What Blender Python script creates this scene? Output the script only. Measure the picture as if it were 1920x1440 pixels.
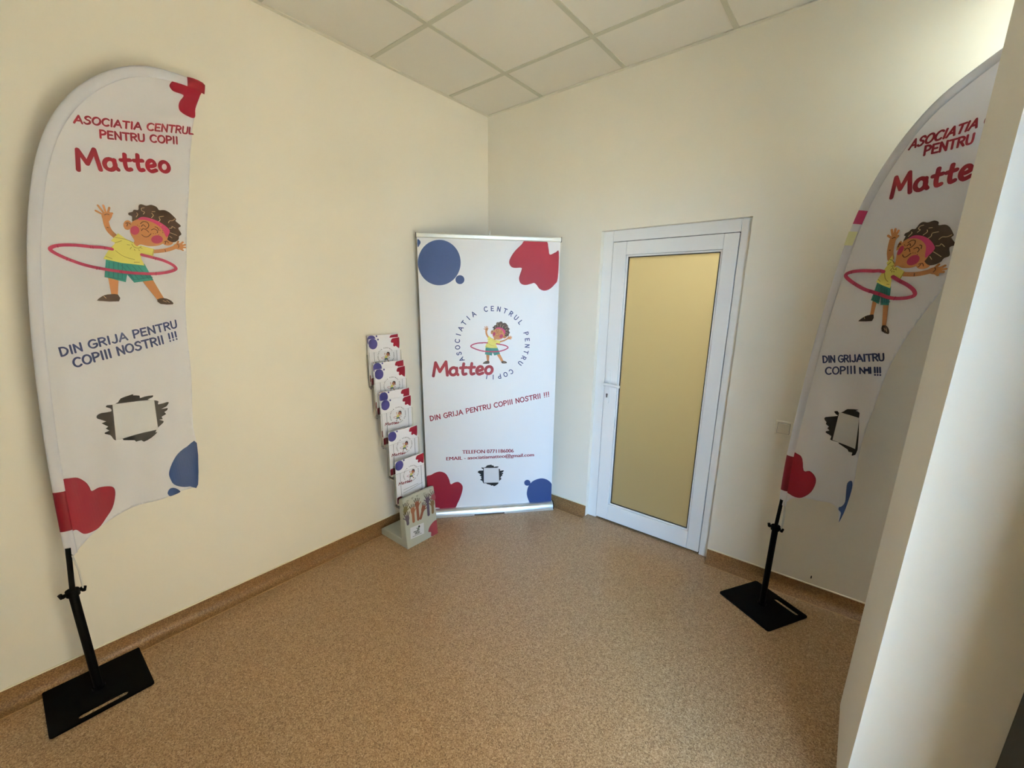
import bpy, bmesh, math, random, json
import numpy as np
from mathutils import Vector
from mathutils.geometry import delaunay_2d_cdt
for o in list(bpy.data.objects): bpy.data.objects.remove(o, do_unlink=True)
SC = bpy.context.scene; COL = SC.collection
R = math.radians; PI = math.pi

# ------------------------------------------------------------------ camera
CAM = bpy.data.cameras.new('camera'); cam = bpy.data.objects.new('camera', CAM); COL.objects.link(cam)
CAM.sensor_fit = 'HORIZONTAL'; CAM.sensor_width = 36.0; CAM.lens = 787.165 * 36 / 1920
CAM.shift_x = 1.3107 / 1920; CAM.shift_y = 34.968 / 1920; CAM.clip_start = 0.02
yaw, pit, rol = 0.68257, -0.24201, 0.01070
fw = Vector((-math.sin(yaw) * math.cos(pit), math.cos(yaw) * math.cos(pit), math.sin(pit)))
rt = Vector((math.cos(yaw), math.sin(yaw), 0)); up = rt.cross(fw)
rt, up = rt * math.cos(rol) + up * math.sin(rol), -rt * math.sin(rol) + up * math.cos(rol)
from mathutils import Matrix
m = Matrix((rt, up, -fw)).transposed().to_4x4(); m.translation = Vector((2.4216, -2.6617, 1.6281)); cam.matrix_world = m
SC.camera = cam
SC.cycles.max_bounces = 8; SC.cycles.glossy_bounces = 3; SC.cycles.transmission_bounces = 4; SC.cycles.adaptive_threshold = 0.02

# ------------------------------------------------------------------ world, daylight, exposure
W = bpy.data.worlds.new('daylight'); SC.world = W; W.use_nodes = True
bg = W.node_tree.nodes['Background']; bg.inputs[0].default_value = (*(0.42, 0.66, 1.0), 1); bg.inputs[1].default_value = 21.5
vs = SC.view_settings; vs.view_transform = 'Standard'; vs.look = 'None'; vs.exposure = 1.24; vs.gamma = 1; vs.use_curve_mapping = False
XI, XO = 2.612, 2.90          # inner face of the pier, plane of the side glazing
PY = -1.235; SY1, SY0, SZ = -1.68, -2.70, 2.12   # pier face; street door opening beside it
NY0, NY1, NZ = -0.70, -0.03, 2.80   # tall window niche beyond the pier
H = 2.96; YN = -3.6
def portal(name, loc, rot, w, h):
    l = bpy.data.lights.new(name, 'AREA'); l.shape = 'RECTANGLE'; l.size = w; l.size_y = h; l.cycles.is_portal = True
    o = bpy.data.objects.new(name, l); COL.objects.link(o); o.location = loc; o.rotation_euler = rot; return o
portal('window_daylight', (XO + 0.04, (NY0 + NY1) / 2, NZ / 2), (R(90), 0, R(90)), NY1 - NY0, NZ)
portal('street_door_daylight', (XO + 0.14, (SY0 + SY1) / 2, SZ / 2), (R(90), 0, R(90)), SY1 - SY0, SZ)
sl_ = bpy.data.lights.new('sun', 'SUN'); sl_.energy = 460; sl_.color = (1.0, 0.93, 0.82); sl_.angle = R(0.6)
sun = bpy.data.objects.new('sun', sl_); COL.objects.link(sun); sun.rotation_euler = Vector((0.13, 0.56, -0.82)).to_track_quat('-Z', 'Y').to_euler()

# ------------------------------------------------------------------ materials
MATS = {}
def lin(c):
    return tuple((v / 255 / 12.92 if v / 255 <= 0.04045 else ((v / 255 + 0.055) / 1.055) ** 2.4) for v in c)
def mat(name, rgb, rough=0.5, metal=0.0, spec=0.5, **kw):
    if name in MATS: return MATS[name]
    M = bpy.data.materials.new(name); M.use_nodes = True; b = M.node_tree.nodes['Principled BSDF']
    b.inputs['Base Color'].default_value = (*lin(rgb), 1); b.inputs['Roughness'].default_value = rough
    b.inputs['Metallic'].default_value = metal; b.inputs['Specular IOR Level'].default_value = spec
    for k, v in kw.items(): b.inputs[k.replace('_', ' ')].default_value = v
    MATS[name] = M; return M
def nodes(M): return M.node_tree.nodes, M.node_tree.links, M.node_tree.nodes['Principled BSDF']
def add_bump(M, scale, strength, dist=0.002, detail=4):
    N, L, b = nodes(M); tc = N.new('ShaderNodeTexCoord'); n = N.new('ShaderNodeTexNoise'); bp = N.new('ShaderNodeBump')
    n.inputs['Scale'].default_value = scale; n.inputs['Detail'].default_value = detail
    bp.inputs['Strength'].default_value = strength; bp.inputs['Distance'].default_value = dist
    L.new(tc.outputs['Object'], n.inputs['Vector']); L.new(n.outputs['Fac'], bp.inputs['Height']); L.new(bp.outputs['Normal'], b.inputs['Normal']); return M
def add_mottle(M, c1, c2, scale):
    N, L, b = nodes(M); tc = N.new('ShaderNodeTexCoord'); n = N.new('ShaderNodeTexNoise'); r = N.new('ShaderNodeValToRGB')
    n.inputs['Scale'].default_value = scale; n.inputs['Detail'].default_value = 3
    r.color_ramp.elements[0].color = (*lin(c1), 1); r.color_ramp.elements[1].color = (*lin(c2), 1)
    r.color_ramp.elements[0].position = 0.35; r.color_ramp.elements[1].position = 0.65
    L.new(tc.outputs['Object'], n.inputs['Vector']); L.new(n.outputs['Fac'], r.inputs['Fac']); L.new(r.outputs['Color'], b.inputs['Base Color']); return M
WALL = add_bump(add_mottle(mat('wall_paint', (232, 226, 205), 0.55, spec=0.35), (235, 228, 213), (238, 231, 217), 1.6), 90, 0.12, 0.001)
CEILT = add_bump(mat('ceiling_tile', (228, 223, 212), 0.8, spec=0.2), 260, 0.25, 0.001)
CEILB = mat('ceiling_bar', (196, 194, 176), 0.5)
PVC = mat('white_pvc', (238, 236, 234), 0.22)
GASK = mat('gasket', (40, 42, 42), 0.6)
BLACK = add_bump(mat('black_powder_coat', (5, 5, 5), 0.65, spec=0.08), 700, 0.15, 0.0005)
ALU = mat('aluminium', (214, 216, 216), 0.28, metal=0.9)
CLOTH = mat('flag_cloth', (236, 234, 238), 0.75, spec=0.2)
SLEEVE = mat('flag_sleeve_cloth', (222, 221, 228), 0.75, spec=0.2)
def add_translucent(M, f, rgb):
    N, L, b = nodes(M); t = N.new('ShaderNodeBsdfTranslucent'); t.inputs[0].default_value = (*lin(rgb), 1); mx = N.new('ShaderNodeMixShader'); mx.inputs[0].default_value = f
    L.new(b.outputs[0], mx.inputs[1]); L.new(t.outputs[0], mx.inputs[2]); L.new(mx.outputs[0], N['Material Output'].inputs[0])
add_translucent(CLOTH, 0.26, (236, 235, 240)); add_translucent(SLEEVE, 0.15, (230, 229, 236))
VINYL = mat('banner_vinyl', (220, 219, 220), 0.4, spec=0.35)
PAPER = mat('brochure_paper', (238, 236, 240), 0.4, spec=0.3)
RED = mat('print_red', (134, 18, 43), 0.5, spec=0.3)
DRED = mat('print_dark_red', (116, 4, 28), 0.5, spec=0.3)
BLUE = mat('print_blue', (42, 66, 116), 0.5, spec=0.3)
NAVY = mat('print_navy', (44, 56, 104), 0.5, spec=0.3)
INDIGO = mat('print_indigo', (66, 64, 130), 0.5, spec=0.3)
SKIN = mat('print_skin', (184, 126, 80), 0.5, spec=0.3)
HAIR = mat('print_hair', (62, 46, 36), 0.5, spec=0.3)
YELL = mat('print_yellow', (216, 208, 108), 0.5, spec=0.3)
TEAL = mat('print_teal', (44, 128, 122), 0.5, spec=0.3)
DTEAL = mat('print_dark_teal', (24, 92, 96), 0.5, spec=0.3)
HOOP = mat('print_hoop', (164, 52, 88), 0.5, spec=0.3)
DHOOP = mat('print_dark_hoop', (128, 28, 66), 0.5, spec=0.3)
PINK = mat('print_pink', (186, 60, 112), 0.5, spec=0.3)
LINE = mat('print_line', (84, 48, 24), 0.5, spec=0.3)
CURL = mat('print_curl', (198, 172, 140), 0.5, spec=0.3)
OLIVE = mat('print_olive_line', (140, 128, 50), 0.5, spec=0.3)
INK = mat('print_black', (26, 24, 24), 0.5, spec=0.3)
CARDW = mat('print_white', (206, 205, 206), 0.5, spec=0.3)
GREYB = mat('stand_grey', (176, 176, 160), 0.5, spec=0.35)
GREYL = mat('stand_doodle', (126, 126, 110), 0.5, spec=0.3)
CLIPM = mat('stand_clip', (92, 84, 76), 0.5)
def speckle(name, cols, scale, rough):
    M = mat(name, (150, 115, 75), rough, spec=0.45); N, L, b = nodes(M)
    tc = N.new('ShaderNodeTexCoord'); v = N.new('ShaderNodeTexVoronoi'); v.inputs['Scale'].default_value = scale
    n = N.new('ShaderNodeTexNoise'); n.inputs['Scale'].default_value = scale * 0.9; n.inputs['Detail'].default_value = 2
    r = N.new('ShaderNodeValToRGB'); r.color_ramp.interpolation = 'LINEAR'
    e = r.color_ramp.elements; e[0].color = (*lin(cols[0]), 1); e[0].position = 0.0; e[1].color = (*lin(cols[-1]), 1); e[1].position = 1.0
    for i, c in enumerate(cols[1:-1]):
        x = e.new((i + 1) / (len(cols) - 1)); x.color = (*lin(c), 1)
    s = N.new('ShaderNodeSeparateColor'); L.new(tc.outputs['Object'], v.inputs['Vector']); L.new(v.outputs['Color'], s.inputs[0])
    L.new(tc.outputs['Object'], n.inputs['Vector'])
    mx = N.new('ShaderNodeMath'); mx.operation = 'MULTIPLY_ADD'; mx.inputs[1].default_value = 0.75; L.new(s.outputs[0], mx.inputs[0])
    m2 = N.new('ShaderNodeMath'); m2.operation = 'MULTIPLY'; m2.inputs[1].default_value = 0.25; L.new(n.outputs['Fac'], m2.inputs[0]); L.new(m2.outputs[0], mx.inputs[2])
    L.new(mx.outputs[0], r.inputs['Fac']); L.new(r.outputs['Color'], b.inputs['Base Color'])
    bp = N.new('ShaderNodeBump'); bp.inputs['Strength'].default_value = 0.1; bp.inputs['Distance'].default_value = 0.0006
    L.new(s.outputs[1], bp.inputs['Height']); L.new(bp.outputs['Normal'], b.inputs['Normal']); return M
FLOORM = speckle('speckled_vinyl', [(96, 70, 46), (148, 116, 82), (172, 140, 103), (188, 157, 120), (222, 196, 162)], 285, 0.32)
BASEM = speckle('speckled_vinyl_skirting', [(92, 64, 38), (120, 88, 54), (138, 104, 66), (152, 118, 78), (174, 140, 98)], 285, 0.4)
def clear(name, tint, gloss, rough=0.05):
    M = bpy.data.materials.new(name); M.use_nodes = True; N = M.node_tree.nodes; L = M.node_tree.links; N.clear()
    out = N.new('ShaderNodeOutputMaterial'); t = N.new('ShaderNodeBsdfTransparent'); t.inputs[0].default_value = (*tint, 1)
    g = N.new('ShaderNodeBsdfGlossy'); g.inputs['Roughness'].default_value = rough; mx = N.new('ShaderNodeMixShader'); mx.inputs[0].default_value = gloss
    L.new(t.outputs[0], mx.inputs[1]); L.new(g.outputs[0], mx.inputs[2]); L.new(mx.outputs[0], out.inputs[0]); return M
PANE = clear('window_pane', (0.93, 0.96, 0.97), 0.06)
ACRYL = clear('clear_acrylic', (0.996, 0.997, 0.997), 0.015, 0.12)
ACRED = mat('acrylic_edge', (150, 150, 142), 0.3)
def frosted():
    M = bpy.data.materials.new('frosted_glass'); M.use_nodes = True; N = M.node_tree.nodes; L = M.node_tree.links; N.clear()
    out = N.new('ShaderNodeOutputMaterial'); g = N.new('ShaderNodeBsdfRefraction'); g.inputs['IOR'].default_value = 1.02; g.inputs['Roughness'].default_value = 0.9; g.inputs[0].default_value = (0.95, 0.90, 0.74, 1)
    t = N.new('ShaderNodeBsdfTranslucent'); t.inputs[0].default_value = (0.92, 0.86, 0.64, 1)
    p = N.new('ShaderNodeBsdfPrincipled'); p.inputs['Base Color'].default_value = (*lin((190, 180, 142)), 1); p.inputs['Roughness'].default_value = 0.35
    a = N.new('ShaderNodeMixShader'); a.inputs[0].default_value = 0.4; b = N.new('ShaderNodeMixShader'); b.inputs[0].default_value = 0.35
    L.new(g.outputs[0], a.inputs[1]); L.new(t.outputs[0], a.inputs[2]); L.new(a.outputs[0], b.inputs[1]); L.new(p.outputs[0], b.inputs[2]); L.new(b.outputs[0], out.inputs[0]); return M
FROST = frosted()

# ------------------------------------------------------------------ mesh helpers
def tag(o, label=None, cat=None, group=None, kind=None):
    for k, v in (('label', label), ('category', cat), ('group', group), ('kind', kind)):
        if v: o[k] = v
    return o
def empty(name, loc, label, cat, group=None):
    o = bpy.data.objects.new(name, None); COL.objects.link(o); o.location = loc; o.empty_display_size = 0.05
    return tag(o, label, cat, group)
def mesh(name, V, F, mats, parent=None, mi=None, smooth=False, base=None):
    """V in world space; stored relative to the top-level thing's base"""
    if base is None: base = getattr_base(parent)
    me = bpy.data.meshes.new(name); me.from_pydata([(v[0] - base[0], v[1] - base[1], v[2] - base[2]) for v in V], [], F); me.update()
    if not isinstance(mats, (list, tuple)): mats = [mats]
    for q in mats: me.materials.append(q)
    if mi: me.polygons.foreach_set('material_index', mi)
    if smooth: me.polygons.foreach_set('use_smooth', [True] * len(me.polygons))
    o = bpy.data.objects.new(name, me); COL.objects.link(o)
    if parent is not None: o.parent = parent
    return o
def getattr_base(p):
    b = Vector((0, 0, 0))
    while p is not None: b = b + p.location; p = p.parent
    return b
class MB:
    def __init__(s): s.V = []; s.F = []; s.M = []
    def add(s, V, F, mi=0):
        k = len(s.V); s.V += [tuple(v) for v in V]; s.F += [tuple(i + k for i in f) for f in F]; s.M += [mi] * len(F); return s
    def box(s, x0, x1, y0, y1, z0, z1, mi=0, bev=0.0):
        if bev > 0:
            bm = bmesh.new(); bmesh.ops.create_cube(bm, size=1)
            for v in bm.verts: v.co = Vector(((x0 + x1) / 2 + v.co.x * (x1 - x0), (y0 + y1) / 2 + v.co.y * (y1 - y0), (z0 + z1) / 2 + v.co.z * (z1 - z0)))
            bmesh.ops.bevel(bm, geom=bm.edges[:], offset=bev, segments=2, affect='EDGES', profile=0.5)
            bm.verts.ensure_lookup_table(); bm.verts.index_update()
            s.add([v.co[:] for v in bm.verts], [[v.index for v in f.verts] for f in bm.faces], mi); bm.free(); return s
        V = [(x, y, z) for z in (z0, z1) for y in (y0, y1) for x in (x0, x1)]
        return s.add(V, [(0, 2, 3, 1), (4, 5, 7, 6), (0, 1, 5, 4), (2, 6, 7, 3), (0, 4, 6, 2), (1, 3, 7, 5)], mi)
    def tube(s, pts, r, n=12, mi=0, caps=True):
        pts = [Vector(p) for p in pts]; rs = r if isinstance(r, (list, tuple)) else [r] * len(pts); k = len(s.V); V = []
        up0 = Vector((0, 0, 1))
        for i, p in enumerate(pts):
            d = (pts[min(i + 1, len(pts) - 1)] - pts[max(i - 1, 0)]).normalized()
            a = d.cross(up0) if abs(d.dot(up0)) < 0.95 else d.cross(Vector((1, 0, 0))); a.normalize(); b = d.cross(a)
            V += [p + a * rs[i] * math.cos(2 * PI * j / n) + b * rs[i] * math.sin(2 * PI * j / n) for j in range(n)]
        F = [(i * n + j, i * n + (j + 1) % n, (i + 1) * n + (j + 1) % n, (i + 1) * n + j) for i in range(len(pts) - 1) for j in range(n)]
        if caps: F += [tuple(range(n))[::-1], tuple((len(pts) - 1) * n + j for j in range(n))]
        return s.add(V, F, mi)
    def prism(s, poly, fn, d0, d1, mi=0):
        """2-D polygon extruded between depths d0 and d1, fn(u, v, d) -> point"""
        n = len(poly); V = [fn(u, v, d0) for u, v in poly] + [fn(u, v, d1) for u, v in poly]
        F = [tuple(range(n))[::-1], tuple(range(n, 2 * n))] + [(i, (i + 1) % n, n + (i + 1) % n, n + i) for i in range(n)]
        return s.add(V, F, mi)
    def build(s, name, mats, parent=None, smooth=False, base=None):
        return mesh(name, s.V, s.F, mats, parent, s.M, smooth, base)
def fixn(o):
    bm = bmesh.new(); bm.from_mesh(o.data); bmesh.ops.recalc_face_normals(bm, faces=bm.faces[:]); bm.to_mesh(o.data); bm.free(); return o
def autosmooth(o, ang=35):
    o.data.polygons.foreach_set('use_smooth', [True] * len(o.data.polygons)); o.data.set_sharp_from_angle(angle=R(ang)); return o

# ------------------------------------------------------------------ flat-print helpers (2-D art laid on a surface)
def catmull(P, sub=5, closed=True):
    P = [np.array(p, float) for p in P]; n = len(P); out = []
    rng = range(n) if closed else range(n - 1)
    for i in rng:
        p0 = P[(i - 1) % n] if closed or i > 0 else P[0]; p1 = P[i]; p2 = P[(i + 1) % n]
        p3 = P[(i + 2) % n] if closed or i + 2 < n else P[-1]
        for k in range(sub):
            t = k / sub; out.append(0.5 * ((2 * p1) + (-p0 + p2) * t + (2 * p0 - 5 * p1 + 4 * p2 - p3) * t * t + (-p0 + 3 * p1 - 3 * p2 + p3) * t ** 3))
    if not closed: out.append(P[-1])
    return [tuple(p) for p in out]
def inside(p, poly):
    c = False; j = len(poly) - 1
    for i in range(len(poly)):
        (xi, yi), (xj, yj) = poly[i], poly[j]
        if (yi > p[1]) != (yj > p[1]) and p[0] < (xj - xi) * (p[1] - yi) / (yj - yi) + xi: c = not c
        j = i
    return c
def fill2d(poly, step, hole=None):
    out = []
    for i in range(len(poly)):                                   # split long border edges
        a, b = poly[i], poly[(i + 1) % len(poly)]; n = max(1, int(math.dist(a, b) / step))
        out += [(a[0] + (b[0] - a[0]) * k / n, a[1] + (b[1] - a[1]) * k / n) for k in range(n)]
    P = np.array(out); V = list(out); E = [(i, (i + 1) % len(out)) for i in range(len(out))]
    if hole:
        k = len(V); V += hole; E += [(k + i, k + (i + 1) % len(hole)) for i in range(len(hole))]
    x0, y0 = P.min(0); x1, y1 = P.max(0)
    nx, ny = int((x1 - x0) / step), int((y1 - y0) / step)
    for i in range(1, nx + 1):
        for j in range(1, ny + 1):
            q = (x0 + i * step, y0 + j * step)
            if inside(q, out) and np.min(np.hypot(P[:, 0] - q[0], P[:, 1] - q[1])) > step * 0.45: V.append(q)
    r = delaunay_2d_cdt([Vector(v) for v in V], E, [], 1, 1e-6)
    V2 = [tuple(v) for v in r[0]]; F2 = [tuple(f) for f in r[2]]
    if hole: F2 = [f for f in F2 if not inside((sum(V2[i][0] for i in f) / len(f), sum(V2[i][1] for i in f) / len(f)), hole)]
    return V2, F2
def ribbon(pl, w, taper=None):
    """a pen stroke: strip with round ends"""
    P = [np.array(pl[0], float)]
    for p in pl[1:]:
        p = np.array(p, float)
        if np.hypot(*(p - P[-1])) > 1e-7: P.append(p)
    if len(P) < 2:
        c = P[0]; return [tuple(c + w / 2 * np.array([math.cos(a), math.sin(a)])) for a in np.linspace(0, 2 * PI, 12, endpoint=False)], [tuple(range(12))]
    h = w / 2; n = len(P); L = []; Rr = []
    for i in range(n):
        d1 = P[i] - P[i - 1] if i > 0 else P[1] - P[0]; d2 = P[i + 1] - P[i] if i < n - 1 else d1
        d1 = d1 / np.hypot(*d1); d2 = d2 / np.hypot(*d2); d = d1 + d2
        if np.hypot(*d) < 1e-3: d = d2
        d = d / np.hypot(*d); nn = np.array([-d[1], d[0]]); c = max(0.55, abs(d @ d1)); hh = h * (taper[i] if taper else 1)
        L.append(P[i] + nn * hh / c); Rr.append(P[i] - nn * hh / c)
    V = [tuple(p) for p in L] + [tuple(p) for p in Rr]; F = [(i, n + i, n + i + 1, i + 1) for i in range(n - 1)]
    for e, s in ((0, -1), (n - 1, 1)):
        d = (P[1] - P[0]) if e == 0 else (P[-1] - P[-2]); d = d / np.hypot(*d) * s; hh = h * (taper[e] if taper else 1)
        a0 = math.atan2(d[1], d[0]); k = len(V)
        V += [tuple(P[e] + hh * np.array([math.cos(a0 + t), math.sin(a0 + t)])) for t in np.linspace(-PI / 2, PI / 2, 9)]
        F.append(tuple(range(k, k + 9)))
    return V, F
def arc(cx, cy, rx, ry, a0, a1, n=18): return [(cx + rx * math.cos(R(a0 + (a1 - a0) * i / n)), cy + ry * math.sin(R(a0 + (a1 - a0) * i / n))) for i in range(n + 1)]
cr = lambda *p: catmull(p, 4, False)
GL = {'A': (.80, [[(0, 0), (.40, 1), (.78, 0)], [(.16, .34), (.62, .34)]]),
      'S': (.66, [cr((.62, .84), (.45, 1), (.20, .95), (.10, .75), (.25, .57), (.50, .45), (.60, .24), (.45, .03), (.20, 0), (.03, .15))]),
      'O': (.84, [arc(.41, .5, .39, .5, 90, 450, 24)]), 'C': (.74, [arc(.42, .5, .40, .5, 48, 312, 18)]), 'I': (.22, [[(.10, 0), (.10, 1)]]),
      'T': (.72, [[(0, .97), (.70, .97)], [(.36, .97), (.36, 0)]]), 'E': (.62, [[(.56, .97), (.05, .97), (.05, .02), (.58, .02)], [(.05, .5), (.48, .5)]]),
      'N': (.70, [[(.04, 0), (.04, 1), (.64, 0), (.64, 1)]]),
      'R': (.68, [[(.05, 0), (.05, 1)] + cr((.05, 1), (.40, .98), (.60, .80), (.50, .56), (.08, .48)), [(.30, .50), (.63, 0)]]),
      'P': (.64, [[(.05, 0), (.05, 1)] + cr((.05, 1), (.40, .98), (.60, .78), (.48, .52), (.08, .44))]),
      'U': (.70, [[(.04, 1)] + cr((.04, .40), (.12, .08), (.34, 0), (.56, .08), (.64, .40)) + [(.64, 1)]]), 'L': (.56, [[(.05, 1), (.05, .02), (.52, .02)]]),
      'D': (.72, [[(.05, 0), (.05, 1)] + cr((.05, 1), (.40, .94), (.66, .60), (.58, .22), (.32, .02), (.05, 0))]),
      'G': (.80, [arc(.42, .5, .40, .5, 50, 330, 18) + [(.76, .45), (.46, .45)]]), 'J': (.56, [[(.48, 1)] + cr((.48, .30), (.40, .06), (.20, 0), (.04, .14))]),
      '!': (.26, [[(.12, 1), (.12, .34)], [(.12, .02), (.12, .06)]]), ' ': (.34, []), "'": (.2, [[(.1, .45), (.14, .7)]]),
      'M': (1.06, [[(.03, 0), (.13, .96), (.47, .30), (.86, 1.0), (1.02, .02)]]),
      'a': (.66, [arc(.27, .29, .25, .27, 70, 430, 20), cr((.50, .52), (.51, .20), (.62, .03))]),
      't': (.48, [cr((.22, .82), (.18, .30), (.25, .05), (.44, .07)), [(.0, .52), (.44, .54)]]),
      'e': (.55, [cr((.09, .28), (.30, .29), (.46, .38), (.39, .54), (.21, .57), (.05, .40), (.05, .17), (.22, .01), (.50, .09))]),
      'o': (.56, [arc(.27, .29, .25, .27, 90, 450, 20)])}
def split_sharp(pl, lim=48):
    """pen strokes are lifted at sharp corners, so that every piece keeps a round end"""
    out = [[pl[0]]]
    for i in range(1, len(pl)):
        out[-1].append(pl[i])
        if i < len(pl) - 1:
            a, b_ = np.subtract(pl[i], pl[i - 1]), np.subtract(pl[i + 1], pl[i]); na, nb = np.hypot(*a), np.hypot(*b_)
            if na > 1e-9 and nb > 1e-9 and math.degrees(math.acos(max(-1, min(1, float(a @ b_) / na / nb)))) > lim: out.append([pl[i]])
    return out
def dense(pl, h):
    Q = [tuple(pl[0])]
    for p in pl[1:]:
        q0 = Q[-1]; n = max(1, int(math.dist(q0, p) / h)); Q += [(q0[0] + (p[0] - q0[0]) * i / n, q0[1] + (p[1] - q0[1]) * i / n) for i in range(1, n + 1)]
    return Q
class Art:
    """flat print: strokes and filled shapes mapped onto a surface S(a, b, off)"""
    def __init__(s, S, off=0.0020, dl=0.00006, step=0.008): s.S = S; s.off = off; s.dl = dl; s.k = 0; s.V = []; s.F = []; s.M = []; s.mats = []; s.step = step
    def mid(s, m):
        if m not in s.mats: s.mats.append(m)
        return s.mats.index(m)
    def put(s, V, F, m):
        q = s.off + s.k * s.dl; s.k += 1; i = s.mid(m); k = len(s.V)
        s.V += [s.S(a, b, q) for a, b in V]; s.F += [tuple(j + k for j in f) for f in F]; s.M += [i] * len(F)
    def fill(s, poly, m, smooth=4, warp=None):
        if smooth: poly = catmull(poly, smooth)
        if warp: poly = [warp(p) for p in poly]
        s.put(*fill2d(poly, s.step), m)
    def stroke(s, pl, w, m, warp=None, smooth=0, taper=None):
        if smooth: pl = catmull(pl, smooth, False)
        if warp: pl = [warp(p) for p in pl]
        s.put(*ribbon(dense(pl, 0.007) if s.step < 0.1 else pl, w, taper), m)
    def text(s, txt, tri, w, m, gap=0.16, frac=1.0, glyphs=GL):
        """txt between the baseline points tri[0] and tri[1]; tri[2] is the cap height above the start"""
        A, B, C = (np.array(p) for p in tri); n = len(txt); Wd = sum(glyphs[c][0] for c in txt) + gap * (n - 1); x = 0
        ch = np.hypot(*(C - A)); k0 = s.k
        for c in txt:
            for st in (q_ for g_ in glyphs[c][1] for q_ in split_sharp(g_)):
                P = [tuple(A + (B - A) * ((x + u) / Wd) + (C - A) * v) for u, v in st]
                Q = [P[0]]
                for p in P[1:]:
                    d = math.dist(Q[-1], p); nn = max(1, int(d / (0.007 if s.step < 0.1 else 0.05))); q0 = Q[-1]
                    Q += [(q0[0] + (p[0] - q0[0]) * i / nn, q0[1] + (p[1] - q0[1]) * i / nn) for i in range(1, nn + 1)]
                s.k = k0 + (s.k + 1 - k0) % 3; s.put(*ribbon(Q, w * ch), m)
            x += glyphs[c][0] + gap
        s.k = k0 + 4
    def build(s, name, parent, label=None):
        o = mesh(name, s.V, s.F, s.mats, parent, s.M)
        if label: o['label'] = label
        return o
def shapes(polys, m, S, parent, name, label, smooth=4, clip=None, **kw):
    for P in polys:                                    # every printed blob is a part of its own
        A = Art(S, **kw)
        if clip: A.fill(clip(catmull(P, smooth)), m, 0)
        else: A.fill(P, m, smooth)
        A.build(name, parent, label)
def words(txt, tri, w, m, S, parent, name, label, gap=0.16, **kw):
    """one part for each word of a hand-lettered line"""
    A_, B_, C_ = (np.array(p) for p in tri); Wd = sum(GL[c][0] for c in txt) + gap * (len(txt) - 1); x = 0; k = 0
    for wd in txt.split(' '):
        ln = sum(GL[c][0] for c in wd) + gap * (len(wd) - 1)
        A = Art(S, **kw); A.text(wd, [A_ + (B_ - A_) * x / Wd, A_ + (B_ - A_) * (x + ln) / Wd, C_ + (B_ - A_) * x / Wd], w, m, gap); A.build(name, parent, label)
        x += ln + gap + GL[' '][0] + gap
def tps(pairs):
    X = np.array([p[0] for p in pairs], float) / 1000; Y = np.array([p[1] for p in pairs], float); n = len(X)
    U = lambda r: np.where(r < 1e-9, 0, r * r * np.log(r + 1e-12))
    K = U(np.hypot(X[:, None, 0] - X[None, :, 0], X[:, None, 1] - X[None, :, 1])) + np.eye(n) * 0.02
    A = np.zeros((n + 3, n + 3)); A[:n, :n] = K; A[:n, n:] = np.c_[np.ones(n), X]; A[n:, :n] = A[:n, n:].T
    w = np.linalg.solve(A, np.r_[Y, np.zeros((3, 2))])
    def f(p):
        q = np.array(p, float) / 1000; u = U(np.hypot(X[:, 0] - q[0], X[:, 1] - q[1]))
        return tuple(u @ w[:n] + np.r_[1, q] @ w[n:])
    return f
def ell(cx, cy, rx, ry, n=24): return [(cx + rx * math.cos(2 * PI * i / n), cy + ry * math.sin(2 * PI * i / n)) for i in range(n)]
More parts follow.
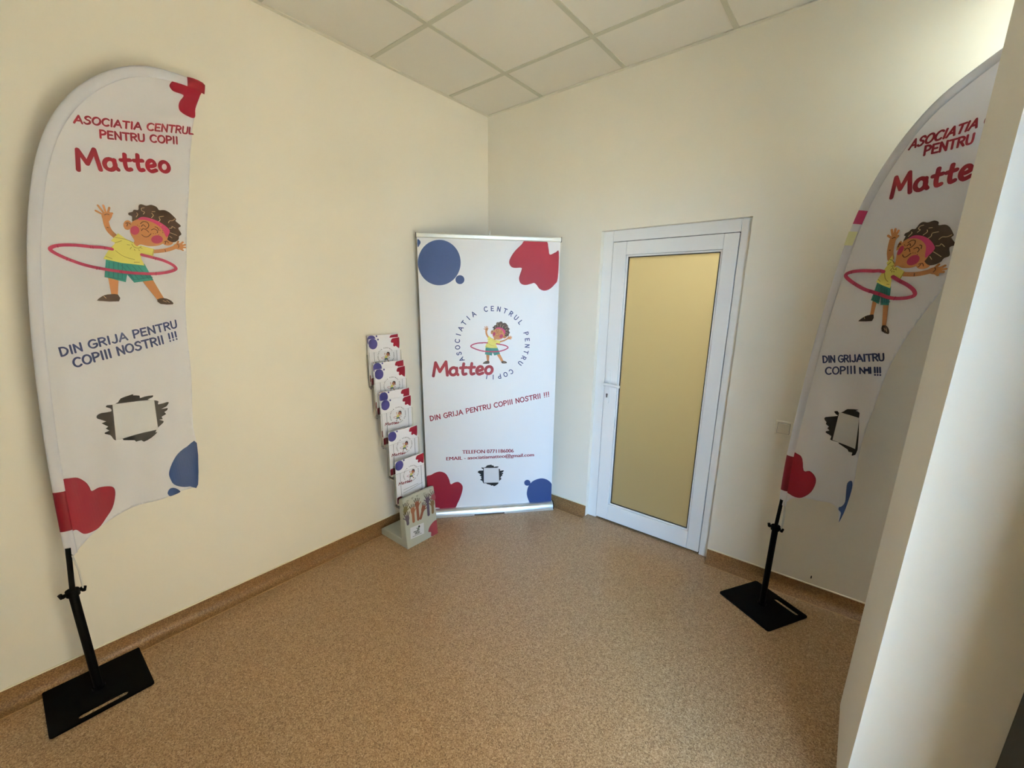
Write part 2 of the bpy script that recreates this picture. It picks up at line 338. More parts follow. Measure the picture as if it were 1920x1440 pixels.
def boy(art, wp, u, detail=True):
    """child spinning a hoop; wp maps drawing units to the surface, u = surface size of one drawing unit"""
    F = lambda P, m, s=4: art.fill(P, m, s, wp)
    def S(P, w, m, sm=4):
        art.stroke(P, w * u, m, wp, sm)
    for P, w in (([(815, 280), (828, 370), (862, 455), (935, 530)], 68), ([(1370, 715), (1520, 700), (1630, 670), (1690, 640)], 56)): S(P, w, SKIN)
    F([(775, 250), (850, 232), (905, 258), (862, 340), (795, 335)], SKIN); F([(1620, 660), (1660, 620), (1740, 620), (1755, 680), (1690, 690)], SKIN)
    for a, b in (((706, 218), (800, 268)), ((734, 156), (805, 250)), ((798, 156), (828, 250)), ((868, 182), (848, 250)), ((900, 248), (850, 290)),
                 ((1690, 592), (1665, 650)), ((1750, 600), (1690, 650)), ((1780, 632), (1700, 655)), ((1780, 665), (1700, 665)), ((1750, 698), (1690, 670))):
        S([a, b], 26, SKIN, 0)
    F([(838, 1030), (962, 1040), (952, 1245), (878, 1240)], SKIN, 0); F([(1245, 1060), (1378, 1045), (1520, 1282), (1438, 1300)], SKIN, 0)
    F([(718, 1295), (745, 1270), (800, 1238), (870, 1228), (955, 1232), (966, 1312), (740, 1306)], HAIR, 2)
    F([(1428, 1288), (1510, 1270), (1580, 1290), (1622, 1320), (1625, 1350), (1470, 1342)], HAIR, 2)
    F([(812, 800), (1275, 860), (1388, 1055), (1150, 1086), (1065, 990), (1048, 1082), (795, 1020)], TEAL, 0)
    if detail:
        for a, b in (((850, 840), (846, 1015)), ((905, 845), (900, 1030)), ((960, 850), (955, 1040)), ((1010, 860), (1005, 1050)), ((990, 870), (1150, 1050)), ((1060, 880), (1210, 1055)), ((1130, 885), (1270, 1040)), ((1200, 890), (1330, 1040)), ((800, 1020), (1045, 1050)), ((1130, 1055), (1375, 1020))):
            S([a, b], 9, DTEAL, 0)
    F([(965, 490), (1060, 560), (1150, 600), (1190, 648), (1225, 640), (1390, 685), (1378, 775), (1238, 742), (1232, 790), (1275, 880), (1000, 850), (780, 800), (840, 700), (930, 605), (875, 580)], YELL, 0)
    if detail:
        for P in ([(925, 605), (1005, 580)], [(930, 700), (1000, 755), (1080, 790), (1155, 808)], [(810, 770), (885, 800)], [(1150, 840), (1215, 840)], [(1125, 620), (1150, 655), (1200, 672), (1235, 655)], [(1385, 690), (1370, 760)], [(1070, 628), (1100, 632)], [(1120, 660), (1105, 682)], [(1155, 685), (1162, 700)], [(1205, 690), (1215, 700)], [(1228, 668), (1248, 675)], [(930, 540), (1060, 565), (1140, 605)]): S(P, 8, OLIVE, 3)
    F(ell(1080, 392, 50, 58), SKIN, 0); F(ell(1555, 605, 66, 38), SKIN, 0)
    F([(1140, 350), (1135, 290), (1096, 272), (1095, 246), (1140, 236), (1160, 210), (1213, 214), (1218, 160), (1250, 146), (1310, 163), (1370, 152), (1435, 178), (1460, 215), (1520, 213), (1580, 238), (1640, 290), (1668, 322), (1660, 345), (1728, 400), (1692, 432), (1732, 500), (1700, 530), (1690, 572), (1625, 604), (1545, 570), (1480, 480), (1350, 400), (1220, 350)], HAIR, 3)
    F([(1150, 345), (1210, 322), (1300, 320), (1420, 350), (1530, 450), (1560, 520), (1530, 592), (1450, 640), (1330, 650), (1228, 628), (1187, 648), (1150, 612), (1155, 575), (1115, 500), (1110, 440), (1125, 370)], SKIN, 4)
    F([(1205, 328), (1250, 298), (1340, 312), (1460, 362), (1565, 440), (1578, 485), (1545, 542), (1522, 520), (1480, 440), (1390, 372), (1290, 335)], PINK, 3)
    F(ell(1165, 457, 53, 54), HOOP, 0); F(ell(1422, 570, 70, 50), HOOP, 0)
    if detail:
        for P in ([(1234, 378), (1265, 355), (1310, 362), (1330, 395), (1318, 428), (1295, 440)], [(1242, 412), (1266, 392), (1292, 418)], [(1242, 462), (1262, 440), (1300, 455), (1326, 482)], [(1245, 512), (1275, 535), (1315, 535), (1352, 502)],
                  [(1358, 456), (1392, 444), (1428, 468), (1426, 492)], [(1402, 420), (1430, 430), (1443, 460)], [(1060, 372), (1085, 362), (1115, 382)], [(1082, 375), (1072, 405)], [(1510, 600), (1540, 590), (1562, 612)], [(1530, 600), (1520, 625)],
                  [(808, 268), (835, 258), (862, 266)], [(832, 418), (848, 420)], [(1520, 692), (1530, 718)], [(1678, 625), (1695, 645), (1690, 668)]): S(P, 11, LINE, 4)
        for P in ([(1285, 188), (1250, 195), (1255, 225), (1285, 240), (1270, 265)], [(1190, 248), (1205, 265), (1185, 298)], [(1375, 235), (1410, 235)], [(1370, 255), (1388, 280), (1365, 310)], [(1455, 300), (1475, 295), (1510, 290)], [(1455, 310), (1465, 335), (1448, 355)], [(1565, 370), (1580, 345), (1620, 340), (1650, 318)], [(1575, 435), (1605, 430), (1610, 412), (1650, 432)], [(1585, 490), (1630, 505), (1670, 520)], [(1575, 530), (1605, 552)], [(790, 1250), (815, 1275)], [(1500, 1300), (1540, 1318)], [(1545, 1298), (1580, 1325)]): S(P, 8, CURL, 4)
        for P in ((1195, 395), (1215, 408), (1232, 442), (1378, 498), (1405, 500), (1440, 515)): S([P, (P[0] + 2, P[1] + 2)], 9, LINE, 0)
    S([(885, 682), (760, 662), (640, 655), (450, 638), (290, 638), (190, 655), (152, 685), (200, 728), (350, 800), (560, 875), (760, 920), (1000, 958), (1200, 974), (1400, 978), (1550, 962), (1640, 938), (1662, 912), (1610, 868), (1500, 820), (1380, 788), (1240, 752)], 44, HOOP, 4)
    if detail:
        for P in ([(620, 645), (628, 672)], [(650, 645), (655, 675)], [(795, 655), (800, 685)], [(230, 640), (240, 665)], [(350, 785), (340, 815)], [(385, 800), (378, 825)], [(705, 895), (700, 930)], [(735, 900), (730, 930)], [(975, 940), (975, 975)], [(995, 940), (992, 975)], [(1415, 960), (1415, 995)], [(1640, 925), (1650, 950)], [(1385, 775), (1380, 800)], [(1410, 785), (1402, 812)]): S(P, 9, DHOOP, 0)
def ring_text(art, c, r, ch, w, m, txt='ASOCIATIA CENTRUL PENTRU COPII', k0=0):
    for i, g in enumerate(txt):
        th = R(207.3 - (i + k0) * 10.6); e = np.array([math.cos(th) * r[0], math.sin(th) * r[1]]); P = np.array(c) + e
        u = np.array([math.sin(th), -math.cos(th)]); v = np.array([math.cos(th), math.sin(th)]); wd = GL[g][0] * ch
        A = P - u * wd / 2 - v * ch / 2
        for st in (q_ for g_ in GL[g][1] for q_ in split_sharp(g_)):
            art.k = art.k % 3; art.put(*ribbon([tuple(A + u * x * ch + v * y * ch) for x, y in st], w * ch), m)
DATA = json.loads('''{"L": {"edge": [[0.0071, 0.6375], [0.0085, 0.7253], [0.018, 0.9268], [0.0313, 1.1275], [0.0437, 1.2659], [0.058, 1.4131], [0.0735, 1.5575], [0.0959, 1.719], [0.1171, 1.8418], [0.1387, 1.9342], [0.1694, 2.0541], [0.2058, 2.1659], [0.2469, 2.2475], [0.3225, 2.3486], [0.3984, 2.4206], [0.487, 2.4697], [0.5406, 2.484], [0.6231, 2.4873], [0.6741, 2.4842], [0.7249, 2.4754]], "rest": [[0.7018, 2.4301], [0.6679, 2.3392], [0.6364, 2.1949], [0.6108, 2.0485], [0.582, 1.8991], [0.5565, 1.7474], [0.5337, 1.6151], [0.5246, 1.5255], [0.5139, 1.4114], [0.4982, 1.2475], [0.4785, 1.0543], [0.4801, 0.9803], [0.4676, 0.8777], [0.4583, 0.783], [0.3965, 0.7734], [0.3295, 0.7621], [0.2546, 0.7583], [0.1949, 0.7503], [0.1494, 0.7329], [0.0959, 0.6965], [0.0517, 0.6554], [0.0246, 0.6238]], "t1": [[0.2981, 2.216], [0.6573, 2.2775], [0.303, 2.2404]], "t2": [[0.3603, 2.1851], [0.5985, 2.227], [0.3632, 2.2108]], "t3": [[0.2825, 2.0634], [0.5595, 2.115], [0.2849, 2.1318]], "t4": [[0.1268, 1.4075], [0.4875, 1.4964], [0.126, 1.4369]], "t5": [[0.1543, 1.3627], [0.482, 1.4467], [0.1531, 1.3945]], "red1": [[0.5998, 2.433], [0.6106, 2.4493], [0.6298, 2.465], [0.6707, 2.484], [0.7254, 2.4756], [0.7006, 2.4294], [0.6786, 2.3768], [0.669, 2.3395], [0.6425, 2.3374], [0.6213, 2.348], [0.6187, 2.3659], [0.6249, 2.3845], [0.6381, 2.4035], [0.6356, 2.4101], [0.6085, 2.4123], [0.5999, 2.4221]], "red2": [[0.0184, 0.9235], [0.0515, 0.9447], [0.0676, 0.9454], [0.0911, 0.9395], [0.1091, 0.9144], [0.1165, 0.8905], [0.1204, 0.871], [0.1434, 0.8787], [0.1724, 0.8749], [0.1839, 0.862], [0.182, 0.8315], [0.1667, 0.7836], [0.1428, 0.7484], [0.1165, 0.7148], [0.0913, 0.7037], [0.0689, 0.7073], [0.0521, 0.7326], [0.0302, 0.7252], [0.0095, 0.7226]], "blue1": [[0.4797, 0.9803], [0.4435, 0.9709], [0.407, 0.9456], [0.3804, 0.911], [0.3632, 0.8739], [0.3636, 0.8453], [0.3731, 0.8132], [0.3991, 0.7919], [0.4279, 0.7841], [0.4584, 0.7833]], "blue2": [[0.3457, 0.7846], [0.3568, 0.7998], [0.374, 0.795], [0.3894, 0.7758], [0.3863, 0.7672], [0.3549, 0.7628], [0.3473, 0.7719]], "blot": [[0.1826, 1.1707], [0.1953, 1.1783], [0.2247, 1.1805], [0.2238, 1.193], [0.2131, 1.1992], [0.2172, 1.2066], [0.2332, 1.2056], [0.2507, 1.2127], [0.2602, 1.2254], [0.284, 1.2317], [0.3031, 1.2347], [0.3008, 1.2301], [0.3205, 1.2255], [0.3205, 1.2149], [0.3355, 1.2186], [0.3618, 1.2206], [0.359, 1.2124], [0.343, 1.2045], [0.3651, 1.1984], [0.3758, 1.1921], [0.3722, 1.1796], [0.4036, 1.1848], [0.4079, 1.1796], [0.3973, 1.166], [0.3792, 1.1585], [0.4014, 1.1586], [0.3964, 1.1484], [0.3871, 1.1436], [0.3925, 1.1336], [0.3759, 1.1259], [0.3776, 1.1144], [0.3658, 1.1147], [0.3796, 1.105], [0.373, 1.0953], [0.3577, 1.0831], [0.3446, 1.0639], [0.3511, 1.0623], [0.3282, 1.0434], [0.3034, 1.0319], [0.2966, 1.0403], [0.2787, 1.0384], [0.2751, 1.0459], [0.241, 1.0569], [0.2405, 1.0634], [0.2177, 1.0629], [0.2118, 1.0728], [0.2066, 1.0868], [0.1932, 1.0943], [0.1941, 1.1003], [0.2067, 1.1056], [0.1982, 1.116], [0.2065, 1.1223], [0.1902, 1.1384], [0.2041, 1.1436], [0.1821, 1.1586]], "card": [[0.2327, 1.2078], [0.3628, 1.2009], [0.3557, 1.0746], [0.2191, 1.0625]], "boy": [[[130, 680], [0.1602, 1.7834]], [[1680, 930], [0.5223, 1.734]], [[730, 150], [0.3161, 1.9523]], [[1788, 640], [0.5678, 1.8341]], [[1370, 155], [0.4744, 1.9766]], [[718, 1290], [0.2572, 1.6101]], [[1625, 1350], [0.4857, 1.5909]]]}, "B": {"org": [0.1057, -0.8196, 0.0], "t": [0.66314, 0.74849, 0.0], "corners": [[0.0154, 2.0107], [0.9782, 2.0168], [1.0162, 0.0375], [-0.0113, 0.0492]], "bar": [[0.0098, 2.04], [0.0087, 2.0138], [0.981, 2.0411], [0.9818, 2.0204]], "clip": [0.4931, 2.0727], "blue1": [[0.2946, 1.8625], [0.2924, 1.8397], [0.2868, 1.8172], [0.2777, 1.7958], [0.2656, 1.7759], [0.2506, 1.758], [0.2331, 1.7427], [0.2136, 1.7302], [0.1926, 1.721], [0.1707, 1.7152], [0.1483, 1.7131], [0.1261, 1.7145], [0.1046, 1.7196], [0.0844, 1.7281], [0.0659, 1.7399], [0.0497, 1.7545], [0.0361, 1.7716], [0.0254, 1.7909], [0.0179, 1.8117], [0.0137, 1.8336], [0.0129, 1.856], [0.0156, 1.8784], [0.0216, 1.9003], [0.0307, 1.9211], [0.0428, 1.9404], [0.0575, 1.9577], [0.0746, 1.9725], [0.0935, 1.9846], [0.1139, 1.9937], [0.1352, 1.9995], [0.157, 2.0019], [0.1788, 2.0009], [0.1999, 1.9963], [0.22, 1.9884], [0.2386, 1.9773], [0.255, 1.9633], [0.2691, 1.9467], [0.2803, 1.9278], [0.2885, 1.9071], [0.2933, 1.8852]], "blue2": [[0.3179, 1.7524], [0.3163, 1.7434], [0.3118, 1.7352], [0.3051, 1.7286], [0.2966, 1.7243], [0.2872, 1.7228], [0.278, 1.724], [0.2697, 1.728], [0.2632, 1.7344], [0.2591, 1.7424], [0.2578, 1.7514], [0.2594, 1.7603], [0.2639, 1.7685], [0.2706, 1.775], [0.279, 1.7793], [0.2883, 1.7809], [0.2976, 1.7796], [0.3059, 1.7757], [0.3124, 1.7694], [0.3166, 1.7613]], "blue3": [[0.0167, 2.0003], [0.0302, 1.9953], [0.0354, 1.9817], [0.0291, 1.9677], [0.0164, 1.9525]], "red1": [[0.7404, 2.0164], [0.71, 1.9904], [0.6613, 1.9432], [0.631, 1.8963], [0.6252, 1.8672], [0.6378, 1.8442], [0.6627, 1.836], [0.7063, 1.8381], [0.7127, 1.8282], [0.7007, 1.7927], [0.6949, 1.763], [0.7079, 1.7335], [0.7397, 1.7238], [0.7775, 1.7316], [0.8028, 1.738], [0.8223, 1.7233], [0.8421, 1.6994], [0.8745, 1.6878], [0.9129, 1.6974], [0.9505, 1.7312], [0.9716, 1.7738], [0.9733, 1.9457], [0.9491, 1.9451], [0.9084, 1.9294], [0.8975, 1.9728], [0.8741, 2.0194]], "red2": [[-0.0008, 0.3039], [0.0477, 0.3419], [0.0886, 0.3615], [0.1233, 0.3626], [0.1575, 0.3417], [0.1796, 0.296], [0.1904, 0.257], [0.22, 0.2698], [0.2495, 0.2712], [0.2756, 0.2451], [0.2798, 0.2125], [0.2651, 0.155], [0.2401, 0.0978], [0.2093, 0.0499], [0.1142, 0.0504], [0.0999, 0.0653], [0.0705, 0.0695], [0.0526, 0.059], [-0.0044, 0.0567]], "blue4": [[0.7815, 0.1328], [0.7897, 0.1923], [0.82, 0.2367], [0.8633, 0.2572], [0.9072, 0.2611], [0.9519, 0.2418], [0.9848, 0.2064], [1.0053, 0.1682], [1.0098, 0.0765], [0.9872, 0.0439], [0.8275, 0.0452], [0.7984, 0.0778]], "blue5": [[0.809, 0.2295], [0.8076, 0.221], [0.8034, 0.2137], [0.7969, 0.2085], [0.7888, 0.206], [0.7801, 0.2066], [0.7719, 0.2101], [0.7652, 0.2161], [0.7607, 0.224], [0.7591, 0.2326], [0.7604, 0.2411], [0.7646, 0.2484], [0.7711, 0.2536], [0.7792, 0.256], [0.7878, 0.2555], [0.796, 0.252], [0.8028, 0.246], [0.8073, 0.2382]], "t1": [[0.0856, 1.0929], [0.5095, 1.1005], [0.0943, 1.1911]], "t2": [[0.0566, 0.7632], [0.9389, 0.9228], [0.0523, 0.7975]], "t3": [[0.2829, 0.4976], [0.6713, 0.4894], [0.2823, 0.5255]], "t4": [[0.1621, 0.451], [0.8306, 0.4495], [0.1628, 0.4777]], "ringc": [0.5123, 1.3196], "ringr": [0.2506, 0.2425], "boy": [[[730, 150], [0.4545, 1.4372]], [[1370, 155], [0.5676, 1.4735]], [[1788, 640], [0.6524, 1.3658]], [[130, 680], [0.3516, 1.3013]], [[1680, 930], [0.6249, 1.2882]], [[718, 1290], [0.4404, 1.1793]], [[1625, 1345], [0.6133, 1.1786]], [[960, 1300], [0.4842, 1.1787]], [[780, 800], [0.4555, 1.2923]], [[795, 1020], [0.4552, 1.244]], [[1388, 1055], [0.563, 1.2452]], [[1065, 990], [0.5123, 1.2557]], [[1165, 457], [0.5196, 1.3855]], [[1422, 570], [0.5737, 1.3716]], [[830, 420], [0.4653, 1.3883]], [[1730, 500], [0.6324, 1.3934]], [[1095, 260], [0.5112, 1.4317]], [[1000, 960], [0.4955, 1.2615]], [[450, 640], [0.4069, 1.3229]], [[1555, 605], [0.5961, 1.3633]], [[1080, 390], [0.5057, 1.3991]], [[1560, 480], [0.5987, 1.4017]]], "blot": [[0.3983, 0.349], [0.4097, 0.3552], [0.4373, 0.3552], [0.4352, 0.3668], [0.4246, 0.3733], [0.4278, 0.3798], [0.4428, 0.3777], [0.4583, 0.3828], [0.4659, 0.3936], [0.4868, 0.3973], [0.5035, 0.3984], [0.5019, 0.3945], [0.5195, 0.3887], [0.5204, 0.3792], [0.533, 0.3814], [0.5553, 0.3811], [0.5535, 0.3742], [0.5406, 0.3683], [0.5598, 0.3614], [0.5692, 0.3552], [0.5672, 0.3446], [0.5926, 0.3472], [0.5965, 0.3424], [0.589, 0.3314], [0.5746, 0.3259], [0.5928, 0.3248], [0.5896, 0.3163], [0.5824, 0.3126], [0.5875, 0.3038], [0.5746, 0.2979], [0.5768, 0.2879], [0.567, 0.2887], [0.5792, 0.2798], [0.5746, 0.2716], [0.5628, 0.2617], [0.5535, 0.2454], [0.559, 0.2439], [0.5412, 0.228], [0.521, 0.2184], [0.5144, 0.2259], [0.4989, 0.2245], [0.4951, 0.2312], [0.4636, 0.2418], [0.4625, 0.2477], [0.4416, 0.2478], [0.4352, 0.2571], [0.4291, 0.27], [0.4157, 0.2774], [0.4161, 0.2829], [0.4274, 0.2873], [0.4184, 0.2972], [0.4256, 0.3027], [0.4087, 0.3184], [0.4214, 0.3224], [0.3989, 0.3377]], "card": [[0.4423, 0.3746], [0.5574, 0.37], [0.5621, 0.2482], [0.4428, 0.2525]]}, "R": {"edge": [[-0.0034, 0.611], [-0.012, 0.7333], [-0.0117, 0.8792], [-0.0045, 0.9299], [0.0048, 1.1924], [0.0133, 1.37], [0.0329, 1.5877], [0.0562, 1.7613], [0.0743, 1.9011], [0.0881, 1.9885], [0.1175, 2.0839], [0.1561, 2.1814], [0.2061, 2.2761], [0.26, 2.3457], [0.3388, 2.4138], [0.4131, 2.457], [0.47, 2.48], [0.53, 2.487], [0.59, 2.475]], "rest": [[0.575, 2.35], [0.55, 2.2], [0.51, 2.0], [0.46, 1.83], [0.4152, 1.6947], [0.4144, 1.6754], [0.3781, 1.5857], [0.3434, 1.486], [0.3145, 1.3829], [0.2983, 1.2948], [0.2829, 1.1845], [0.2688, 1.0795], [0.2638, 0.9608], [0.2689, 0.8496], [0.2675, 0.7861], [0.2635, 0.7122], [0.2575, 0.6604], [0.2492, 0.6205], [0.2369, 0.6808], [0.2069, 0.7028], [0.1735, 0.7018], [0.1118, 0.6944], [0.0527, 0.6657], [0.0232, 0.6259]], "t1": [[0.2267, 2.1986], [0.4014, 2.2224], [0.2315, 2.2282]], "t2": [[0.276, 2.1657], [0.402, 2.1735], [0.275, 2.1963]], "t3": [[0.2002, 2.0344], [0.4215, 2.0592], [0.1968, 2.1091]], "t4a": [[0.0741, 1.3584], [0.2905, 1.3949], [0.068, 1.3873]], "t5a": [[0.0918, 1.3059], [0.2054, 1.3291], [0.0866, 1.3368]], "t5b": [[0.2181, 1.3293], [0.2561, 1.3352], [0.2136, 1.355]], "t5c": [[0.2659, 1.3289], [0.2893, 1.3318], [0.2601, 1.3616]], "blot": [[0.1551, 1.1442], [0.1681, 1.1487], [0.1733, 1.1414], [0.1889, 1.1522], [0.1984, 1.1637], [0.2334, 1.1673], [0.2253, 1.1608], [0.2382, 1.1547], [0.2399, 1.1299], [0.256, 0.9829], [0.246, 0.9533], [0.2402, 0.9537], [0.2407, 0.9659], [0.2283, 0.9666], [0.2227, 0.9768], [0.1916, 0.9984], [0.1909, 1.003], [0.168, 1.0082], [0.1611, 1.0135], [0.1626, 1.0285], [0.1404, 1.0392], [0.1412, 1.0468], [0.1525, 1.0524], [0.1428, 1.0619], [0.1474, 1.0704], [0.1338, 1.0789], [0.1342, 1.0887], [0.1244, 1.0983], [0.1264, 1.1109], [0.1699, 1.1265], [0.165, 1.1324]], "card": [[0.1736, 1.1462], [0.2399, 1.1299], [0.2474, 0.9848], [0.1695, 1.0111]], "red": [[-0.0101, 0.8854], [0.0423, 0.8999], [0.0645, 0.8823], [0.0808, 0.8265], [0.1075, 0.8364], [0.1336, 0.8186], [0.1414, 0.7857], [0.1292, 0.7331], [0.0957, 0.6903], [0.0607, 0.678], [0.0293, 0.6851], [0.0135, 0.6873], [-0.0135, 0.676]], "blue": [[0.2571, 0.8345], [0.265, 0.8246], [0.2675, 0.7861], [0.2635, 0.7122], [0.2575, 0.6604], [0.2492, 0.6205], [0.2498, 0.6677], [0.2389, 0.6817], [0.2387, 0.6953], [0.2462, 0.7015], [0.2546, 0.727], [0.2501, 0.7787], [0.2476, 0.8175]], "pink": [[0.0919, 1.9946], [0.1037, 1.992], [0.097, 1.9357], [0.0814, 1.9386]], "yel": [[0.0814, 1.9226], [0.1139, 1.9174], [0.1035, 1.864], [0.0724, 1.8683]], "boy": [[[730, 150], [0.2254, 1.9145]], [[1370, 155], [0.3493, 1.9283]], [[1788, 640], [0.4158, 1.752]], [[130, 680], [0.0955, 1.7452]], [[1680, 930], [0.3439, 1.656]], [[718, 1290], [0.179, 1.5543]], [[1625, 1350], [0.2849, 1.5031]], [[960, 1290], [0.2297, 1.5635]], [[780, 800], [0.211, 1.7119]], [[1275, 880], [0.2592, 1.6867]], [[1388, 1055], [0.2617, 1.6185]], [[795, 1020], [0.2071, 1.638]], [[1575, 480], [0.3652, 1.8267]], [[1165, 457], [0.2647, 1.8313]], [[1422, 570], [0.3089, 1.7927]], [[830, 420], [0.2339, 1.834]], [[940, 510], [0.2446, 1.8077]], [[1730, 500], [0.4162, 1.797]], [[1300, 535], [0.2866, 1.8046]], [[1555, 605], [0.3481, 1.7656]], [[1450, 980], [0.2966, 1.6452]], [[760, 920], [0.2083, 1.674]], [[450, 640], [0.163, 1.7582]], [[1520, 700], [0.3222, 1.7381]], [[700, 215], [0.2155, 1.8906]], [[905, 245], [0.253, 1.8864]], [[1095, 260], [0.2662, 1.889]]], "P": [2.25, -0.232], "t": [0.9404, -0.3401, 0.0]}, "Q": {"blue": [[-0.0535, -0.0418], [-0.0548, -0.0489], [-0.0577, -0.055], [-0.062, -0.06], [-0.0676, -0.0635], [-0.0741, -0.0654], [-0.0812, -0.0656], [-0.0886, -0.064], [-0.0958, -0.0609], [-0.1025, -0.0562], [-0.1084, -0.0504], [-0.1132, -0.0437], [-0.1166, -0.0363], [-0.1185, -0.0288], [-0.1189, -0.0214], [-0.1176, -0.0145], [-0.1148, -0.0085], [-0.1105, -0.0035], [-0.1051, -0.0], [-0.0987, 0.0019], [-0.0917, 0.0022], [-0.0844, 0.0008], [-0.0772, -0.0022], [-0.0704, -0.0067], [-0.0644, -0.0124], [-0.0595, -0.0192], [-0.0559, -0.0266], [-0.0539, -0.0343]], "red": [[0.0481, -0.0281], [0.0513, -0.0157], [0.0611, -0.0066], [0.0834, -0.0037], [0.1025, -0.0025], [0.1159, -0.005], [0.1127, -0.0692], [0.0992, -0.0678], [0.0853, -0.0568], [0.074, -0.0606], [0.0649, -0.0533], [0.0674, -0.0365], [0.055, -0.0341]], "ringc": [0.0053, -0.1176], "ringr": [0.0613, 0.0537], "t": [[-0.0991, -0.1684], [0.0075, -0.1764], [-0.0941, -0.1503]], "boy": [[[730, 150], [-0.0072, -0.0962]], [[1370, 155], [0.0223, -0.091]], [[130, 680], [-0.0318, -0.1267]], [[1680, 930], [0.0324, -0.132]], [[960, 1300], [-0.0046, -0.156]], [[1625, 1350], [0.0279, -0.1562]], [[1788, 640], [0.0364, -0.1157]]]}, "H": {"hands": [[[-0.1181, 0.2808], [-0.1236, 0.2593], 0], [[-0.1112, 0.2176], [-0.1105, 0.1785], 1], [[-0.0626, 0.2532], [-0.064, 0.1766], 2], [[-0.0237, 0.2806], [-0.0259, 0.1764], 3], [[0.0225, 0.2343], [-0.0065, 0.1759], 3], [[0.0653, 0.2805], [0.0622, 0.1735], 4], [[0.1037, 0.2409], [0.0996, 0.1758], 5], [[0.1257, 0.2828], [0.1272, 0.2668], 6]], "card": [[-0.0959, 0.1424], [0.0167, 0.1336], [0.0108, 0.0552], [-0.1024, 0.0628]], "red": [[0.0488, 0.0558], [0.0581, 0.077], [0.0837, 0.0973], [0.1132, 0.1083], [0.1341, 0.1035], [0.1353, 0.0712], [0.1371, 0.0305], [0.133, -0.0017], [0.1061, 0.0024], [0.078, 0.0053], [0.067, 0.0122], [0.0707, 0.0322], [0.0658, 0.0423], [0.0501, 0.0473]], "corn": [[-0.1354, 0.3311], [0.1303, 0.3657], [0.1332, 0.0002], [-0.1301, -0.0014]]}}''')

# ================================================================== THE ROOM
def struct(o): o['kind'] = 'structure'; return o
b = MB(); b.box(-0.2, XO + 0.2, YN - 0.2, 0.15, -0.1, 0.0); struct(b.build('floor', FLOORM))
b = MB(); b.box(-0.15, 0.0, YN - 0.15, 0.15, -0.1, H + 0.2); struct(b.build('wall_left', WALL))
DX0, DX1, DH = 1.010, 1.894, 2.068
b = MB(); b.box(-0.15, DX0, 0, 0.15, -0.1, H + 0.2).box(DX1, XO + 0.1, 0, 0.15, -0.1, H + 0.2).box(DX0, DX1, 0, 0.15, DH, H + 0.2); struct(b.build('wall_far', WALL))
b = MB(); b.box(0, XO + 0.2, YN - 0.15, YN, -0.1, H + 0.2); struct(b.build('wall_near', WALL))
b = MB()   # pier, lintel over the niche and the side wall of the entrance passage
b.box(XI, XO + 0.2, PY, NY0, -0.1, H + 0.2).box(XO, XO + 0.2, YN, SY0, -0.1, H + 0.2).box(XO, XO + 0.2, SY0, SY1, SZ, H + 0.2).box(XO, XO + 0.2, SY1, PY, -0.1, H + 0.2).box(XI, XO + 0.2, NY0, 0, NZ, H + 0.2)
struct(b.build('wall_right', WALL))
b = MB(); b.box(XO + 0.2, 16, -16, 8, -0.16, -0.02)
struct(b.build('ground_street', add_bump(mat('paving', (202, 184, 154), 0.85), 30, 0.3, 0.004)))
b = MB(); b.box(7.0, 7.0 + 1, -4.6, 8, -0.1, 7.0); struct(b.build('wall_street_blocker', add_bump(mat('street_blocker_render', (90, 83, 70), 0.85), 12, 0.3, 0.01)))  # unseen building opposite, sized and toned to hold back sky from the left wall
b = MB(); b.box(XO + 0.2, XO + 0.2 + 1.6, -4.2, PY + 0.02, 2.42, 2.54); struct(b.build('canopy_blocker', mat('canopy_blocker_grey', (120, 120, 120), 0.7)))  # added roof slab out of view, keeps high sky light off the pier face
b = MB(); b.box(XO + 0.2, 4.3, -4.62, -4.35, -0.1, 1.6); struct(b.build('wall_sky_blocker', add_bump(mat('sky_blocker_render', (150, 142, 126), 0.85), 12, 0.3, 0.01)))  # added low wall out of view, screens sky from pier and far wall
b = MB(); b.box(XO + 0.2, XO + 0.2 + 1.6, PY + 0.03, NY0 - 0.05, -0.1, 4.2); struct(b.build('wall_shade_fin', add_bump(mat('shade_fin_render', (190, 176, 148), 0.85), 12, 0.3, 0.01)))  # added fin out of view: shades paving by the niche, bounces sun indoors

# ceiling: T-bar grid with lay-in tiles
ce = struct(MB().box(-0.15, XO + 0.2, YN - 0.15, 0.15, H + 0.05, H + 0.12).build('ceiling', mat('ceiling_void', (60, 58, 54), 0.9)))
xs = [0.0] + [0.5065 + 0.6 * k for k in range(4)] + [XO]; ys = [0.0] + [-0.4013 - 0.6 * k for k in range(6)] + [YN]
tile_cache = {}
for i in range(len(xs) - 1):
    for j in range(len(ys) - 1):
        x0, x1, y1, y0 = xs[i], xs[i + 1], ys[j], ys[j + 1]; key = (round(x1 - x0, 3), round(y1 - y0, 3))
        if key not in tile_cache:
            w, d = (x1 - x0) / 2 - 0.005, (y1 - y0) / 2 - 0.005
            tile_cache[key] = MB().box(-w, w, -d, d, 0, 0.015, bev=0.002).build('ceiling_tile', CEILT, ce); o = tile_cache[key]
        else:
            o = tile_cache[key].copy(); COL.objects.link(o)
        o.location = ((x0 + x1) / 2, (y0 + y1) / 2, H + 0.003)
for x in xs[1:-1]: MB().box(x - 0.012, x + 0.012, YN, 0, H - 0.002, H + 0.004).build('grid_bar', CEILB, ce)
for j, y in enumerate(ys[1:-1]):
    for i in range(len(xs) - 1):
        MB().box(xs[i] + (0.012 if i else 0), xs[i + 1] - 0.012, y - 0.012, y + 0.012, H - 0.0015, H + 0.004).build('grid_bar', CEILB, ce)
